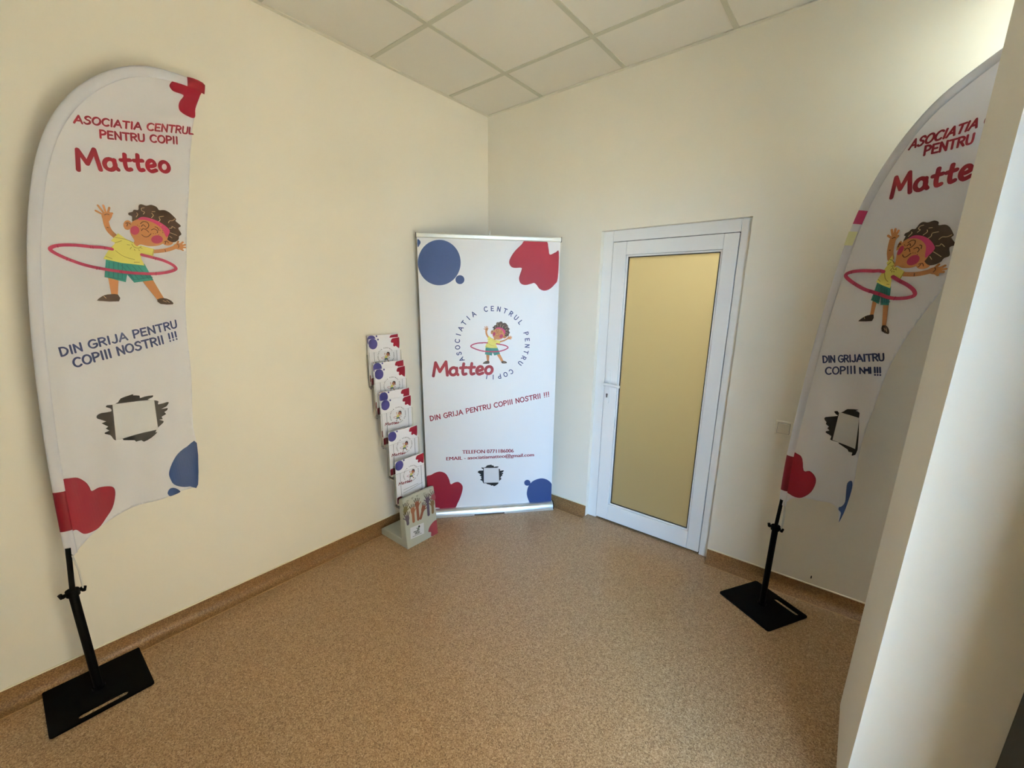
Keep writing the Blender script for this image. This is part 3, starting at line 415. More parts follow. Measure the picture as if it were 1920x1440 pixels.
for nm, a in (('x', (0, 0.022, YN, 0)), ('y', (0.022, XI, -0.022, 0))): MB().box(*a, H - 0.004, H + 0.001).build('wall_angle', mat('wall_angle_white', (222, 217, 202), 0.5), ce)

# coved vinyl skirting: profile (d = distance from wall, z)
PROF = [(0.000, 0.085), (0.004, 0.085), (0.005, 0.050), (0.007, 0.032), (0.012, 0.018), (0.021, 0.008), (0.034, 0.0025), (0.048, 0.0006), (0.048, 0.0), (0.0, 0.0)]
def skirting(name, p0, p1, nrm):
    p0, p1, nrm = Vector(p0), Vector(p1), Vector(nrm); b = MB()
    fn = lambda d, z, t: (p0 + (p1 - p0) * t + nrm * d + Vector((0, 0, z)))[:]
    b.prism(PROF, fn, 0, 1); o = struct(autosmooth(fixn(b.build(name, BASEM)), 50))
    c = MB(); c.prism([(0, 0.0853), (0.005, 0.0853), (0.0045, 0.0905), (0.0, 0.0915)], fn, 0, 1); fixn(c.build('sealant_bead', mat('sealant', (238, 230, 205), 0.5), o))
    g = MB(); g.prism([(0.0481, 0.0), (0.0481, 0.0009), (0.0545, 0.0009), (0.0545, 0)], fn, 0, 1); fixn(g.build('weld_seam', mat('weld_seam', (186, 152, 106), 0.5), o))
    return o
skirting('baseboard_left', (0, 0, 0), (0, YN, 0), (1, 0, 0))
skirting('baseboard_far', (0.0, 0, 0), (DX0 - 0.002, 0, 0), (0, -1, 0)); skirting('baseboard_far', (DX1 + 0.002, 0, 0), (XO - 0.04, 0, 0), (0, -1, 0))
skirting('baseboard_near', (0, YN, 0), (XO, YN, 0), (0, 1, 0))

# inner door: PVC frame, sash, frosted pane, handle
FY = 0.036; d1 = struct(MB().add([], []).build('door_1', PVC)) if False else None
fr = MB(); fr.box(DX0, DX0 + 0.07, FY, FY + 0.07, 0, DH, bev=0.003).box(DX1 - 0.056, DX1, FY, FY + 0.07, 0, DH, bev=0.003).box(DX0 + 0.07, DX1 - 0.056, FY, FY + 0.07, DH - 0.068, DH, bev=0.003)
door = struct(fr.build('door_1', PVC)); door['label'] = 'white plastic door with a tall frosted glass pane'
MB().box(DX0 + 0.069, DX0 + 0.10, FY + 0.014, FY + 0.06, 0.004, DH - 0.068).box(DX1 - 0.086, DX1 - 0.055, FY + 0.014, FY + 0.06, 0.004, DH - 0.068).box(DX0 + 0.10, DX1 - 0.086, FY + 0.014, FY + 0.06, DH - 0.098, DH - 0.067).box(DX0 + 0.10, DX1 - 0.086, FY + 0.014, FY + 0.06, 0.004, 0.034).build('door_rebate', GASK, door)
SX0, SX1, SZ0, SZ1 = DX0 + 0.0735, DX1 - 0.0595, 0.014, DH - 0.0715; GX0, GX1, GZ0, GZ1 = 1.177, 1.757, 0.138, 1.914
sa = MB(); sa.box(SX0, GX0, FY - 0.003, FY + 0.05, SZ0, SZ1, bev=0.003).box(GX1, SX1, FY - 0.003, FY + 0.05, SZ0, SZ1, bev=0.003).box(GX0, GX1, FY - 0.003, FY + 0.05, SZ0, GZ0, bev=0.003).box(GX0, GX1, FY - 0.003, FY + 0.05, GZ1, SZ1, bev=0.003)
sash = sa.build('door_sash', PVC, door)
gb = MB()
for (x0, x1, z0, z1, ax) in ((GX0, GX0 + 0.012, GZ0, GZ1, 0), (GX1 - 0.012, GX1, GZ0, GZ1, 0), (GX0, GX1, GZ0, GZ0 + 0.012, 1), (GX0, GX1, GZ1 - 0.012, GZ1, 1)): gb.box(x0, x1, FY + 0.006, FY + 0.03, z0, z1, bev=0.004)
gb.build('glazing_bead', PVC, sash)
g2 = MB()
for (x0, x1, z0, z1) in ((GX0 + 0.012, GX0 + 0.017, GZ0 + .012, GZ1 - .012), (GX1 - 0.017, GX1 - 0.012, GZ0 + .012, GZ1 - .012), (GX0 + .012, GX1 - .012, GZ0 + 0.012, GZ0 + 0.017), (GX0 + .012, GX1 - .012, GZ1 - 0.017, GZ1 - 0.012)): g2.box(x0, x1, FY + 0.010, FY + 0.022, z0, z1)
g2.build('pane_gasket', GASK, sash)
MB().box(GX0 + 0.006, GX1 - 0.006, FY + 0.016, FY + 0.022, GZ0 + 0.006, GZ1 - 0.006).build('frosted_pane', FROST, sash)
HZ = 1.056; hp = MB(); hw = 0.0155
hp.prism([(hw * math.cos(t), 0.092 + hw * math.sin(t)) for t in np.linspace(0, PI, 9)] + [(hw * math.cos(t), -0.122 + hw * math.sin(t)) for t in np.linspace(PI, 2 * PI, 9)], lambda u, v, d: (1.112 + u, FY - 0.003 - d, HZ + v - 0.01), 0, 0.009)
hd = autosmooth(fixn(hp.build('handle_plate', PVC, sash)))
lv = MB(); lv.tube([(1.112, FY - 0.012, HZ), (1.112, FY - 0.05, HZ)], 0.010); lv.tube([(1.104, FY - 0.052, HZ), (1.15, FY - 0.056, HZ - 0.001), (1.225, FY - 0.056, HZ - 0.004)], [0.0105, 0.0095, 0.0085]); autosmooth(lv.build('handle_lever', PVC, sash), 60)
kh = MB(); kh.prism([(0.007 * math.cos(t), 0.007 * math.sin(t)) for t in np.linspace(-PI * .2, PI * 1.2, 14)] + [(-0.005, -0.022), (0.005, -0.022)], lambda u, v, d: (1.112 + u, FY - 0.0121 - d, HZ - 0.078 + v), 0, 0.002); fixn(kh.build('lock_cylinder', mat('lock_brass', (96, 96, 98), 0.35, metal=0.8), sash))

# corridor behind the frosted pane
cw = MB(); cw.box(0.3, 2.6, 1.5, 1.6, 0, 2.6).box(0.2, 0.3, 0.15, 1.6, 0, 2.6).box(2.6, 2.7, 0.15, 1.6, 0, 2.6); struct(cw.build('wall_back', mat('corridor_paint', (222, 212, 176), 0.7)))
struct(MB().box(0.2, 2.7, 0.15, 1.6, -0.1, 0).build('floor', mat('corridor_floor', (112, 80, 46), 0.5)))
struct(MB().box(0.2, 2.7, 0.15, 1.6, 2.6, 2.7).build('ceiling', mat('corridor_ceiling', (230, 222, 200), 0.8)))
pl = bpy.data.lights.new('corridor_lamp', 'AREA'); pl.shape = 'DISK'; pl.size = 0.5; pl.energy = 9.5; pl.color = (1.0, 0.96, 0.86)
po = bpy.data.objects.new('corridor_lamp', pl); COL.objects.link(po); po.location = (1.65, 0.85, 2.58)

# glazed entrance and niche window in the street wall
def glazed(name, y0, y1, z0, z1, m, fw_, sill=None, label=None, mull=()):
    x0, x1 = XO - 0.035, XO + 0.025; f = MB()
    f.box(x0, x1, y0, y0 + fw_, z0, z1, bev=0.003).box(x0, x1, y1 - fw_, y1, z0, z1, bev=0.003).box(x0, x1, y0 + fw_, y1 - fw_, z1 - fw_, z1, bev=0.003).box(x0, x1, y0 + fw_, y1 - fw_, z0, z0 + fw_, bev=0.003)
    for q in mull: f.box(x0, x1, q - fw_ * 0.6, q + fw_ * 0.6, z0 + fw_, z1 - fw_, bev=0.003)
    if sill: f.box(x0, x1, y0 + fw_, y1 - fw_, sill - fw_, sill, bev=0.003)
    o = struct(f.build(name, m))
    if label: o['label'] = label
    if sill: MB().box(XO - 0.02, XO, y0 + fw_, y1 - fw_, z0 + fw_, sill - fw_, bev=0.002).build('lower_panel', m, o)
    ed = [y0 + fw_] + sorted(mull) + [y1 - fw_]
    for a, c in zip(ed[:-1], ed[1:]): MB().box(XO - 0.008, XO - 0.002, a, c, sill or (z0 + fw_), z1 - fw_).build('pane', PANE, o)
    return o
b = MB(); m = mat('black_frame', (20, 20, 21), 0.4); q = 0.05
for y0, y1, z0, z1 in ((SY0, SY0 + q, 0, SZ), (SY1 - q, SY1, 0, SZ), (SY0 + q, SY1 - q, SZ - q, SZ), (SY0 + q, SY1 - q, 0, 0.02)): b.box(XO + 0.005, XO + 0.065, y0, y1, z0, z1, bev=0.003)
d2 = struct(b.build('door_2', m)); d2['label'] = 'black framed glazed street door'
MB().box(XO + 0.03, XO + 0.036, SY0 + q, SY1 - q, 0.02, SZ - q).build('pane', PANE, d2)
b = MB(); b.box(XO - 0.03, XO - 0.001, SY1 + 0.02, PY - 0.004, 0.004, 2.2, bev=0.003); struct(b.build('trim_1', mat('black_panel', (22, 22, 23), 0.45)))['label'] = 'black panel on the wall beside the pier'
glazed('window_1', NY0, NY1, 0, NZ, PVC, 0.06, 2.45, 'tall white framed window in the niche')

# light switch
SWX, SWZ = 2.190, 0.954
sw = empty('light_switch', (SWX, 0, SWZ), 'square white light switch on the wall next to the half hidden flag', 'light switch')
MB().box(SWX - 0.040, SWX + 0.040, -0.008, 0, SWZ - 0.040, SWZ + 0.040, bev=0.003).build('frame', mat('switch_plate', (232, 224, 208), 0.35), sw)
o = MB().box(SWX - 0.028, SWX + 0.028, -0.0125, -0.0075, SWZ - 0.028, SWZ + 0.028, bev=0.002).build('rocker', mat('switch_rocker', (228, 220, 204), 0.3), sw)
MB().box(SWX - 0.0295, SWX + 0.0295, -0.0083, -0.0075, SWZ - 0.0295, SWZ + 0.0295).build('gap', GASK, sw)
wd = MB(); wd.prism([(0.003 * math.cos(t), 0.010 * math.sin(t)) for t in np.linspace(0, 2 * PI, 12, endpoint=False)], lambda u, v, d: (2.438 + u, -d, 0.132 + v), 0, 0.0012)
tag(fixn(wd.build('wall_chip', INK)), 'small dark chip in the paint above the skirting', 'mark')

# ================================================================== FEATHER FLAGS
def plate2d(w, d, slot):
    def rr(cx, cy, w, d, r): return [(cx + sx * (w / 2 - r) + r * math.cos(a), cy + sy * (d / 2 - r) + r * math.sin(a)) for sx, sy, a0 in ((1, 1, 0), (-1, 1, 90), (-1, -1, 180), (1, -1, 270)) for a in [R(a0 + k * 22.5) for k in range(5)]]
    return rr(0, 0, w, d, 0.012), rr(*slot, min(slot[2], slot[3]) / 2 - 1e-4)
def soften(P, k=6, it=4):
    Q = [np.array(p, float) for p in P]
    for _ in range(it):
        Q = [Q[i] if i in (0, len(Q) - 1) else sum(Q[max(0, i - w_)] + Q[min(len(Q) - 1, i + w_)] for w_ in range(1, 1 + min(k, i, len(Q) - 1 - i))) / (2 * min(k, i, len(Q) - 1 - i)) * 0.7 + Q[i] * 0.3 for i in range(len(Q))]
    return [tuple(p) for p in Q]
def flag(name, loc, label, t, w, d, prot, slot, data, wave, group):
    """t: unit direction of the cloth away from the pole; cloth normal faces the room"""
    root = empty(name, (loc[0], loc[1], 0), label, 'flag', group)
    t = Vector((t[0], t[1], 0)); n = Vector((t.y, -t.x, 0)); O = Vector((loc[0], loc[1], 0))
    S = lambda a, b_, off: (O + t * a + n * (wave(a, b_) + off) + Vector((0, 0, b_)))[:]
    outer, hole = plate2d(w, d, slot); V, F = fill2d(outer, 0.2, hole); ct, st = math.cos(prot), math.sin(prot)
    P = lambda u, v, z: (O.x + u * ct - v * st, O.y + u * st + v * ct, z)
    Vp = [P(u, v, 0.008) for u, v in V] + [P(u, v, 0.0005) for u, v in V]; k = len(V); Fp = list(F) + [tuple(i + k for i in f)[::-1] for f in F]
    ec = {}
    for f in F:
        for i in range(len(f)): e = (f[i], f[(i + 1) % len(f)]); ec[tuple(sorted(e))] = ec.get(tuple(sorted(e)), []) + [e]
    Fp += [(e[0][1], e[0][0], e[0][0] + k, e[0][1] + k) for e in ec.values() if len(e) == 1]
    fixn(mesh('base_plate', Vp, Fp, BLACK, root))
    z1, z2 = data['zc'], data['edge'][0][1]
    po = MB(); po.tube([(O.x, O.y, 0.008), (O.x, O.y, z1)], 0.0145, 20); po.tube([(O.x, O.y, 0.008), (O.x, O.y, 0.02)], 0.021, 20); pole = autosmooth(po.build('pole_socket', BLACK, root), 40)
    cl = MB(); cl.tube([(O.x, O.y, z1 - 0.012), (O.x, O.y, z1 + 0.012)], 0.021, 18)
    for s_ in (-1, 1):
        q = O + t * 0.030 * s_; cl.tube([(O + t * 0.016 * s_ + Vector((0, 0, z1)))[:], (q + Vector((0, 0, z1 + 0.004 * s_)))[:]], [0.006, 0.009], 10); cl.tube([(q + Vector((0, 0, z1 - 0.009)))[:], (q + t * 0.005 * s_ + Vector((0, 0, z1 + 0.009)))[:]], 0.007, 10)
    autosmooth(cl.build('clamp_collar', BLACK, root), 40)
    e0 = data['edge'][0]; pt = MB(); pt.tube([(O.x, O.y, z1), S(e0[0] + 0.012, e0[1] + 0.03, 0.004)], 0.0085, 12); autosmooth(pt.build('pole', BLACK, root), 40)
    el = MB(); r0 = data['rest'][-1]; c0 = Vector(S(r0[0], r0[1] + 0.01, 0.004)); c1 = O + t * 0.03 + Vector((0, 0, z1 + 0.006))
    for s_ in (-1, 1): el.tube([(c0 + n * 0.004 * s_)[:], ((c0 + c1) / 2 + t * 0.004 + n * 0.005 * s_)[:], (c1 + n * 0.004 * s_)[:]], 0.0028, 8)
    el.build('elastic_loop', mat('elastic', (205, 202, 196), 0.7), root)
    edge = soften(catmull(data['edge'], 6, False)); outline = edge + catmull([tuple(data['edge'][-1])] + [tuple(p) for p in data['rest']] + [tuple(data['edge'][0])], 3, False)[1:-1]
    V, F = fill2d(outline, 0.009); V3 = [S(a, b_, 0) for a, b_ in V]
    cloth = mesh('cloth', V3, F, CLOTH, root, smooth=True); md = cloth.modifiers.new('thickness', 'SOLIDIFY'); md.thickness = 0.0008; md.offset = 0
    # pole sleeve: flattened tube along the bowed edge
    E = [np.array(p) for p in edge]
    def sleeve(pts, ra, ro, name, m):
        V = []; ns = 14
        for i, p in enumerate(pts):
            dd = pts[min(i + 1, len(pts) - 1)] - pts[max(i - 1, 0)]; dd = dd / np.hypot(*dd); nn = np.array([dd[1], -dd[0]])
            c = p + nn * 0.0168
            V += [S(*(c + nn * ra * math.cos(2 * PI * j / ns)), 0.0 + ro * math.sin(2 * PI * j / ns)) for j in range(ns)]
        F = [(i * ns + j, i * ns + (j + 1) % ns, (i + 1) * ns + (j + 1) % ns, (i + 1) * ns + j) for i in range(len(pts) - 1) for j in range(ns)]
        F += [tuple(range(ns)), tuple((len(pts) - 1) * ns + j for j in range(ns))]
        return autosmooth(fixn(mesh(name, V, F, m, root)), 60)
    sl = sleeve(E, 0.0170, 0.0075, 'pole_sleeve', SLEEVE)
    for (za, zb, m, nm) in data['bands']:
        sub = [p for p in E if za <= p[1] <= zb] if zb < 2.3 else [p for p in E if p[0] >= za]
        if len(sub) > 1:
            lo = sleeve(sub, 0.0174, 0.0080, nm, m)
    return root, cloth, S
LF, RF, BN, BQ, PH = DATA['L'], DATA['R'], DATA['B'], DATA['Q'], DATA['H']
LF['zc'] = 0.475; RF['zc'] = 0.475
LF['bands'] = [(0.722, 0.925, DRED, 'sleeve_print'), (0.655, 2.9, DRED, 'sleeve_print')]
RF['bands'] = [(0.685, 0.895, DRED, 'sleeve_print'), (1.935, 2.005, PINK, 'sleeve_print')]
def sstep(a, b_, x): x = min(1, max(0, (x - a) / (b_ - a))); return x * x * (3 - 2 * x)
def waveL(a, b_):
    e = sstep(0.0, 0.12, a - max(0, (b_ - 1.2)) * 0.12)
    w = 0.0055 * math.sin(46 * (a - 0.16 * (b_ - 0.6)) + 1.0) * (1 - sstep(1.0, 2.0, b_)) * e
    w += 0.0055 * math.sin(17 * a + 9.5 * b_) * e + 0.0045 * math.sin(30 * a - 21 * b_ + 1.3) * sstep(0.28, 0.5, a)
    w += 0.0035 * math.sin(34 * (b_ - 2.475) / (0.75 - a + 0.35)) * sstep(1.95, 2.3, b_) * sstep(0.3, 0.6, a)
    return w + 0.012 * math.sin(3.2 * (b_ - 0.6)) * e
def waveR(a, b_):
    e = sstep(0.02, 0.12, a - max(0, (b_ - 1.5)) * 0.2)
    w = 0.004 * math.sin(38 * (a - 0.1 * b_)) * e + 0.003 * math.sin(12 * a + 8 * b_) * e
    return w - 0.05 * sstep(0.14, 0.30, a) * (1 - sstep(1.0, 1.55, b_))
fl, flc, SL = flag('feather_flag', (0.166, -2.643, 0), 'white feather flag with its whole print in view on a black plate', (0, 1), 0.30, 0.312, 0.0, (0.118, 0.0, 0.026, 0.150), LF, waveL, 'feather flags on plate stands')
frr, frc, SR = flag('feather_flag', (2.25, -0.236, 0), 'white feather flag partly hidden by the pier beside the light switch', RF['t'], 0.312, 0.292, R(-30.2), (0.062, 0.105, 0.135, 0.024), RF, waveR, 'feather flags on plate stands')

def flag_print(cloth, S, D_, right):
    rl, bl = ('red_lettering', 'red hand lettered word'), ('blue_lettering', 'dark blue hand lettered word')
    if not right:
        shapes([D_['red1'], D_['red2']], RED, S, cloth, 'red_shape', 'crimson printed blob'); shapes([D_['blue1'], D_['blue2']], BLUE, S, cloth, 'blue_shape', 'blue printed blob', 3)
        words('ASOCIATIA CENTRUL', D_['t1'], 0.225, RED, S, cloth, *rl); words('PENTRU COPII', D_['t2'], 0.225, RED, S, cloth, *rl); words('Matteo', D_['t3'], 0.19, RED, S, cloth, *rl, gap=0.16)
        words('DIN GRIJA PENTRU', D_['t4'], 0.20, NAVY, S, cloth, *bl); words('COPIII NOSTRII !!!', D_['t5'], 0.20, NAVY, S, cloth, *bl)
    else:
        shapes([D_['red']], RED, S, cloth, 'red_shape', 'crimson printed blob', 3); shapes([D_['blue']], BLUE, S, cloth, 'blue_shape', 'blue printed blob', 3)
        shapes([D_['yel']], mat('print_pale_yellow', (222, 222, 176), 0.6), S, cloth, 'pale_yellow_shape', 'pale yellow show-through patch', 1, off=0.0085)
        def ext(tri, part, whole, gap=0.16):
            wd = lambda s_: sum(GL[c][0] for c in s_) + gap * (len(s_) - 1)
            a, b_, c = (np.array(p) for p in tri); return [a, a + (b_ - a) * wd(whole) / wd(part), c]
        words('ASOCIATIA C', ext(D_['t1'], 'ASOCIATIA', 'ASOCIATIA C'), 0.225, RED, S, cloth, *rl); words('PENTRU', D_['t2'], 0.225, RED, S, cloth, *rl); words('Matte', D_['t3'], 0.19, RED, S, cloth, *rl, gap=0.16)
        words('DIN GRIJAITRU', D_['t4a'], 0.20, NAVY, S, cloth, *bl, gap=0.12); words('COPIII', D_['t5a'], 0.20, NAVY, S, cloth, *bl); words("N''II", D_['t5b'], 0.2, NAVY, S, cloth, *bl, gap=0.0); words('!!!', D_['t5c'], 0.20, NAVY, S, cloth, *bl)
    A = Art(S); A.fill(D_['blot'], INK, 2); A.build('black_brush_patch', cloth, 'black brush stroke patch')
    A = Art(S, off=0.0024); A.fill(D_['card'], CARDW, 0); A.build('white_square', cloth, 'plain white square')
    A = Art(S); wp = tps(D_['boy']); u = math.dist(wp((0, 700)), wp((1800, 700))) / 1800
    boy(A, wp, u * (1.6 if right else 1.0)); A.build('child_with_hoop', cloth, 'printed child in yellow shirt spinning a pink hoop')
def keep_in(P, data):
    E_ = np.array(sorted([(b_, a) for a, b_ in soften(catmull(data['edge'], 6, False)) if b_ < 1.6]))
    return [(max(a, float(np.interp(b_, E_[:, 0], E_[:, 1])) + 0.006), b_) for a, b_ in P]
LF['red2'] = keep_in(LF['red2'], LF); RF['red'] = keep_in(RF['red'], RF)
flag_print(flc, SL, LF, False); flag_print(frc, SR, RF, True)

# ================================================================== ROLL-UP BANNER
O = Vector(BN['org']) + Vector((0.004, -0.006, 0)); T = Vector(BN['t']); Nn = Vector((T.y, -T.x, 0))
SB = lambda a, b_, off: (O + T * a + Nn * (off - 0.035) + Vector((0, 0, b_)))[:]
rb = empty('roll_up_banner', (O + T * 0.5 - Nn * 0.035)[:], 'tall white roll-up banner on a silver base in the corner', 'banner')
s0, s1, zb, zt = 0.003, 0.990, 0.055, 2.030
prof = [(0.0, 0.010), (0.0, 0.030), (0.005, 0.044), (0.014, 0.054), (0.028, 0.060), (0.052, 0.060), (0.066, 0.050), (0.070, 0.034), (0.070, 0.010)]
b = MB(); b.prism(prof, lambda d, z, s_: (O + T * s_ - Nn * d + Vector((0, 0, z)))[:], s0, s1); base_ = autosmooth(fixn(b.build('cassette', ALU, rb)), 28)
for sa_, sb_ in ((s0 - 0.006, s0), (s1, s1 + 0.006)):
    b = MB(); b.prism([(d * 1.02 - 0.0007, z * 1.02) for d, z in prof], lambda d, z, s_: (O + T * s_ - Nn * d + Vector((0, 0, z)))[:], sa_, sb_); fixn(b.build('end_cap', BLACK, rb))
for sa_, sb_ in ((s0 + 0.01, 0.365), (0.60, s1)):
    b = MB(); b.prism([(-0.006, 0.002), (-0.006, 0.008), (0.0, 0.012), (0.07, 0.012), (0.07, 0.002)], lambda d, z, s_: (O + T * s_ - Nn * d + Vector((0, 0, z)))[:], sa_, sb_); fixn(b.build('foot_strip', ALU, rb))
b = MB(); b.prism([(0.004, 0.0), (0.004, 0.010), (0.066, 0.010), (0.066, 0.0)], lambda d, z, s_: (O + T * s_ - Nn * d + Vector((0, 0, z)))[:], s0 + 0.02, s1 - 0.01); fixn(b.build('underside', GASK, rb))
b = MB(); b.prism([(0.012, zb), (0.982, zb), (0.982, 2.022), (0.012, 2.022)], SB and (lambda u, v, d: SB(u, v, d)), -0.0006, 0.0); sheet = fixn(b.build('graphic_sheet', VINYL, rb))
b = MB(); b.prism([(-0.006, 2.012), (-0.009, 2.016), (-0.009, 2.036), (-0.005, 2.042), (0.005, 2.042), (0.009, 2.036), (0.009, 2.016), (0.006, 2.012)], lambda u, v, s_: SB(s_, v, u), 0.009, 0.984); fixn(b.build('top_rail', mat('rail_alu', (222, 220, 208), 0.35, metal=0.55), rb))
for a_ in (0.006, 0.984):
    b = MB(); b.prism([(-0.010, 2.011), (-0.010, 2.043), (0.010, 2.043), (0.010, 2.011)], lambda u, v, s_: SB(s_, v, u), a_, a_ + 0.004); fixn(b.build('rail_cap', BLACK, rb))
b = MB(); b.tube([SB(0.493, 0.06, -0.022), SB(0.493, 2.01, -0.022)], 0.008); b.tube([SB(0.493, 2.0, -0.022), SB(0.493, 2.072, -0.012)], 0.0035, 8); autosmooth(b.build('support_pole', ALU, rb), 50)
def clipx(P, x0=0.0125, x1=0.9815, y0=0.056, y1=2.011): return [(min(x1, max(x0, x)), min(y1, max(y0, y))) for x, y in P]
OFF = dict(off=0.0006, dl=0.00004, step=0.5)
shapes([BN['red1'], BN['red2']], RED, SB, sheet, 'red_shape', 'crimson printed blob', clip=clipx, **OFF)
shapes([BN[k] for k in ('blue1', 'blue2', 'blue3', 'blue4', 'blue5')], BLUE, SB, sheet, 'blue_shape', 'blue printed blob', 3, clip=clipx, **OFF)
words('Matteo', BN['t1'], 0.21, RED, SB, sheet, 'name_lettering', 'large red hand lettered name', gap=0.10, **OFF)
words('DIN GRIJA PENTRU COPIII NOSTRII !!!', BN['t2'], 0.21, RED, SB, sheet, 'slogan_lettering', 'red hand lettered word', gap=0.17, **OFF)
for k_, g in enumerate('ASOCIATIA CENTRUL PENTRU COPII'):
    if g != ' ': A = Art(SB, **OFF); ring_text(A, BN['ringc'], BN['ringr'], 0.031, 0.20, NAVY, g, k_); A.build('ring_letter', sheet, 'navy letter set on a circle')
A = Art(SB, **OFF); A.fill(BN['blot'], INK, 2); A.build('black_brush_patch', sheet, 'black brush stroke patch')
A = Art(SB, off=0.0009, dl=0.00004, step=0.5); A.fill(BN['card'], CARDW, 0); A.build('white_square', sheet, 'plain white square')
A = Art(SB, **OFF); wp = tps(BN['boy']); boy(A, wp, math.dist(wp((0, 700)), wp((1800, 700))) / 1800); A.build('child_with_hoop', sheet, 'printed child in yellow shirt spinning a pink hoop')
def font_ext(txt):
    cu = bpy.data.curves.new('t', 'FONT'); cu.body = txt; cu.size = 1; ob = bpy.data.objects.new('t', cu); COL.objects.link(ob); bpy.context.view_layer.update()
    me = bpy.data.meshes.new_from_object(ob.evaluated_get(bpy.context.evaluated_depsgraph_get())); X = [v.co.x for v in me.vertices]; bpy.data.objects.remove(ob); bpy.data.curves.remove(cu); return min(X), max(X)
def font_width(txt): a, b_ = font_ext(txt); return b_ - a
def font_span(txt, wd):
    i = txt.index(wd); a0 = font_ext(txt)[0]; e1 = font_ext(txt[:i + len(wd)])[1] - a0; return e1 - font_width(wd), e1
def font_line(txt, tri, S, m, bold):
    cu = bpy.data.curves.new('t', 'FONT'); cu.body = txt; cu.size = 1; cu.offset = bold; cu.resolution_u = 3; ob = bpy.data.objects.new('t', cu); COL.objects.link(ob)
    dg = bpy.context.evaluated_depsgraph_get(); me = bpy.data.meshes.new_from_object(ob.evaluated_get(dg)); P = np.array([v.co[:2] for v in me.vertices]); F = [tuple(p.vertices) for p in me.polygons]
    cu.body = 'T'; bpy.context.view_layer.update(); m2 = bpy.data.meshes.new_from_object(ob.evaluated_get(bpy.context.evaluated_depsgraph_get())); ch = max(v.co.y for v in m2.vertices)
    bpy.data.objects.remove(ob); bpy.data.curves.remove(cu)
    A_, B_, C_ = (np.array(p) for p in tri); x0, x1 = P[:, 0].min(), P[:, 0].max()
    return [S(*(A_ + (B_ - A_) * ((x - x0) / (x1 - x0)) + (C_ - A_) * (y / ch)), 0.0007) for x, y in P], F
for tx, k in (('TELEFON 0771186006', 't3'), ('EMAIL - asociatiamatteo@gmail.com', 't4')):
    a0, a1, a2 = (np.array(p) for p in BN[k]); tw = font_width(tx)
    for wd in tx.split(' '):
        x0, x1 = font_span(tx, wd)
        tri = [a0 + (a1 - a0) * x0 / tw, a0 + (a1 - a0) * x1 / tw, a2 + (a1 - a0) * x0 / tw]
        b = MB().add(*font_line(wd, tri, SB, RED, 0.0))
        for i_, sh_ in enumerate((-0.02, 0.02, 0.04)):
            dv = (a1 - a0) / tw * sh_; b.add(*font_line(wd, [p + dv for p in tri], lambda a, b_, off, i_=i_: SB(a, b_, off + 0.00005 * (i_ + 1)), RED, 0.0))
        o = b.build('contact_lettering', RED, sheet); o['label'] = 'red printed contact line word'

# ================================================================== BROCHURE STAND
YC = -1.047
st = empty('brochure_stand', (0.19, YC, 0), 'zigzag brochure stand of clear pockets on a grey base beside the roll-up banner', 'brochure stand')
PW0, PW1 = -1.168, -0.904; TH = 0.029 / 0.36
FX = lambda z: 0.334 - z * TH
b = MB()   # grey base: floor plate and upright block leaning back a little
side = [(0.334, 0.0), (FX(0.352), 0.352), (FX(0.36) - 0.008, 0.36), (0.262, 0.345), (0.258, 0.33), (0.270, 0.056), (0.060, 0.056), (0.034, 0.044), (0.034, 0.0)]
b.prism(side, lambda u, v, d: (u, d, v), PW0, PW1); ped = fixn(b.build('base_block', GREYB, st))
md = ped.modifiers.new('bevel', 'BEVEL'); md.width = 0.006; md.segments = 3; md.limit_method = 'ANGLE'
td = Vector((-0.029, 0, 0.36)).normalized(); nd = Vector((0.36, 0, 0.029)).normalized()
SP = lambda a, b_, off: (Vector((0.334, -1.036 + a, 0)) + td * b_ + nd * off)[:]
A = Art(SP, off=0.0006, dl=0.00004, step=0.5)
HC = [(112, 102, 64), (92, 82, 90), (150, 98, 70), (138, 82, 60), (92, 76, 92), (128, 100, 66), (150, 80, 84)]
HM = [mat('print_hand_%s' % nm, c, 0.5, spec=0.3) for nm, c in zip(('olive', 'slate', 'tan', 'brown', 'plum', 'ochre', 'rose'), HC)]
TIPM = mat('print_hand_tip', (66, 58, 50), 0.5, spec=0.3)
for (pm, bs, k) in PH['hands']:
    pm = np.array(pm); bs = np.array(bs); pm[0] = min(pm[0], 0.118); bs[0] = min(bs[0], 0.122); ax = pm - bs; ax = ax / np.hypot(*ax); sd = np.array([ax[1], -ax[0]]); flip = 1 if k in (0, 2, 3) else -1
    A.stroke([tuple(bs), tuple(pm)], 0.021, HM[k]); A.fill([tuple(pm + sd * x * 0.016 + ax * y * 0.019) for x, y in ((-0.8, -0.9), (0.8, -0.9), (1, 0.5), (0.6, 1), (-0.6, 1), (-1, 0.5))], HM[k], 2)
    for x, dx, ln in ((-0.75, -0.45, 0.028), (-0.28, -0.15, 0.035), (0.22, 0.12, 0.034), (0.70, 0.40, 0.028)):
        p0 = pm + sd * x * 0.014 + ax * 0.010; p1 = p0 + (ax + sd * dx) * ln; A.stroke([tuple(p0), tuple(p0 * .45 + p1 * .55)], 0.0068, HM[k]); A.stroke([tuple(p0 * .5 + p1 * .5), tuple(p1)], 0.0056, TIPM)
    p0 = pm + sd * flip * 0.012 - ax * 0.006; A.stroke([tuple(p0), tuple(p0 + sd * flip * 0.018 + ax * 0.016)], 0.0065, HM[k])
A.build('raised_hands_print', ped, 'printed row of raised hands in brown and purple')
A = Art(SP, off=0.0006, dl=0.00004, step=0.5); A.fill([(min(x, 0.1285), max(y, 0.004)) for x, y in catmull(PH['red'], 3)], mat('print_dull_red', (150, 62, 70), 0.5), 0); A.build('red_shape', ped, 'dull red printed blob')
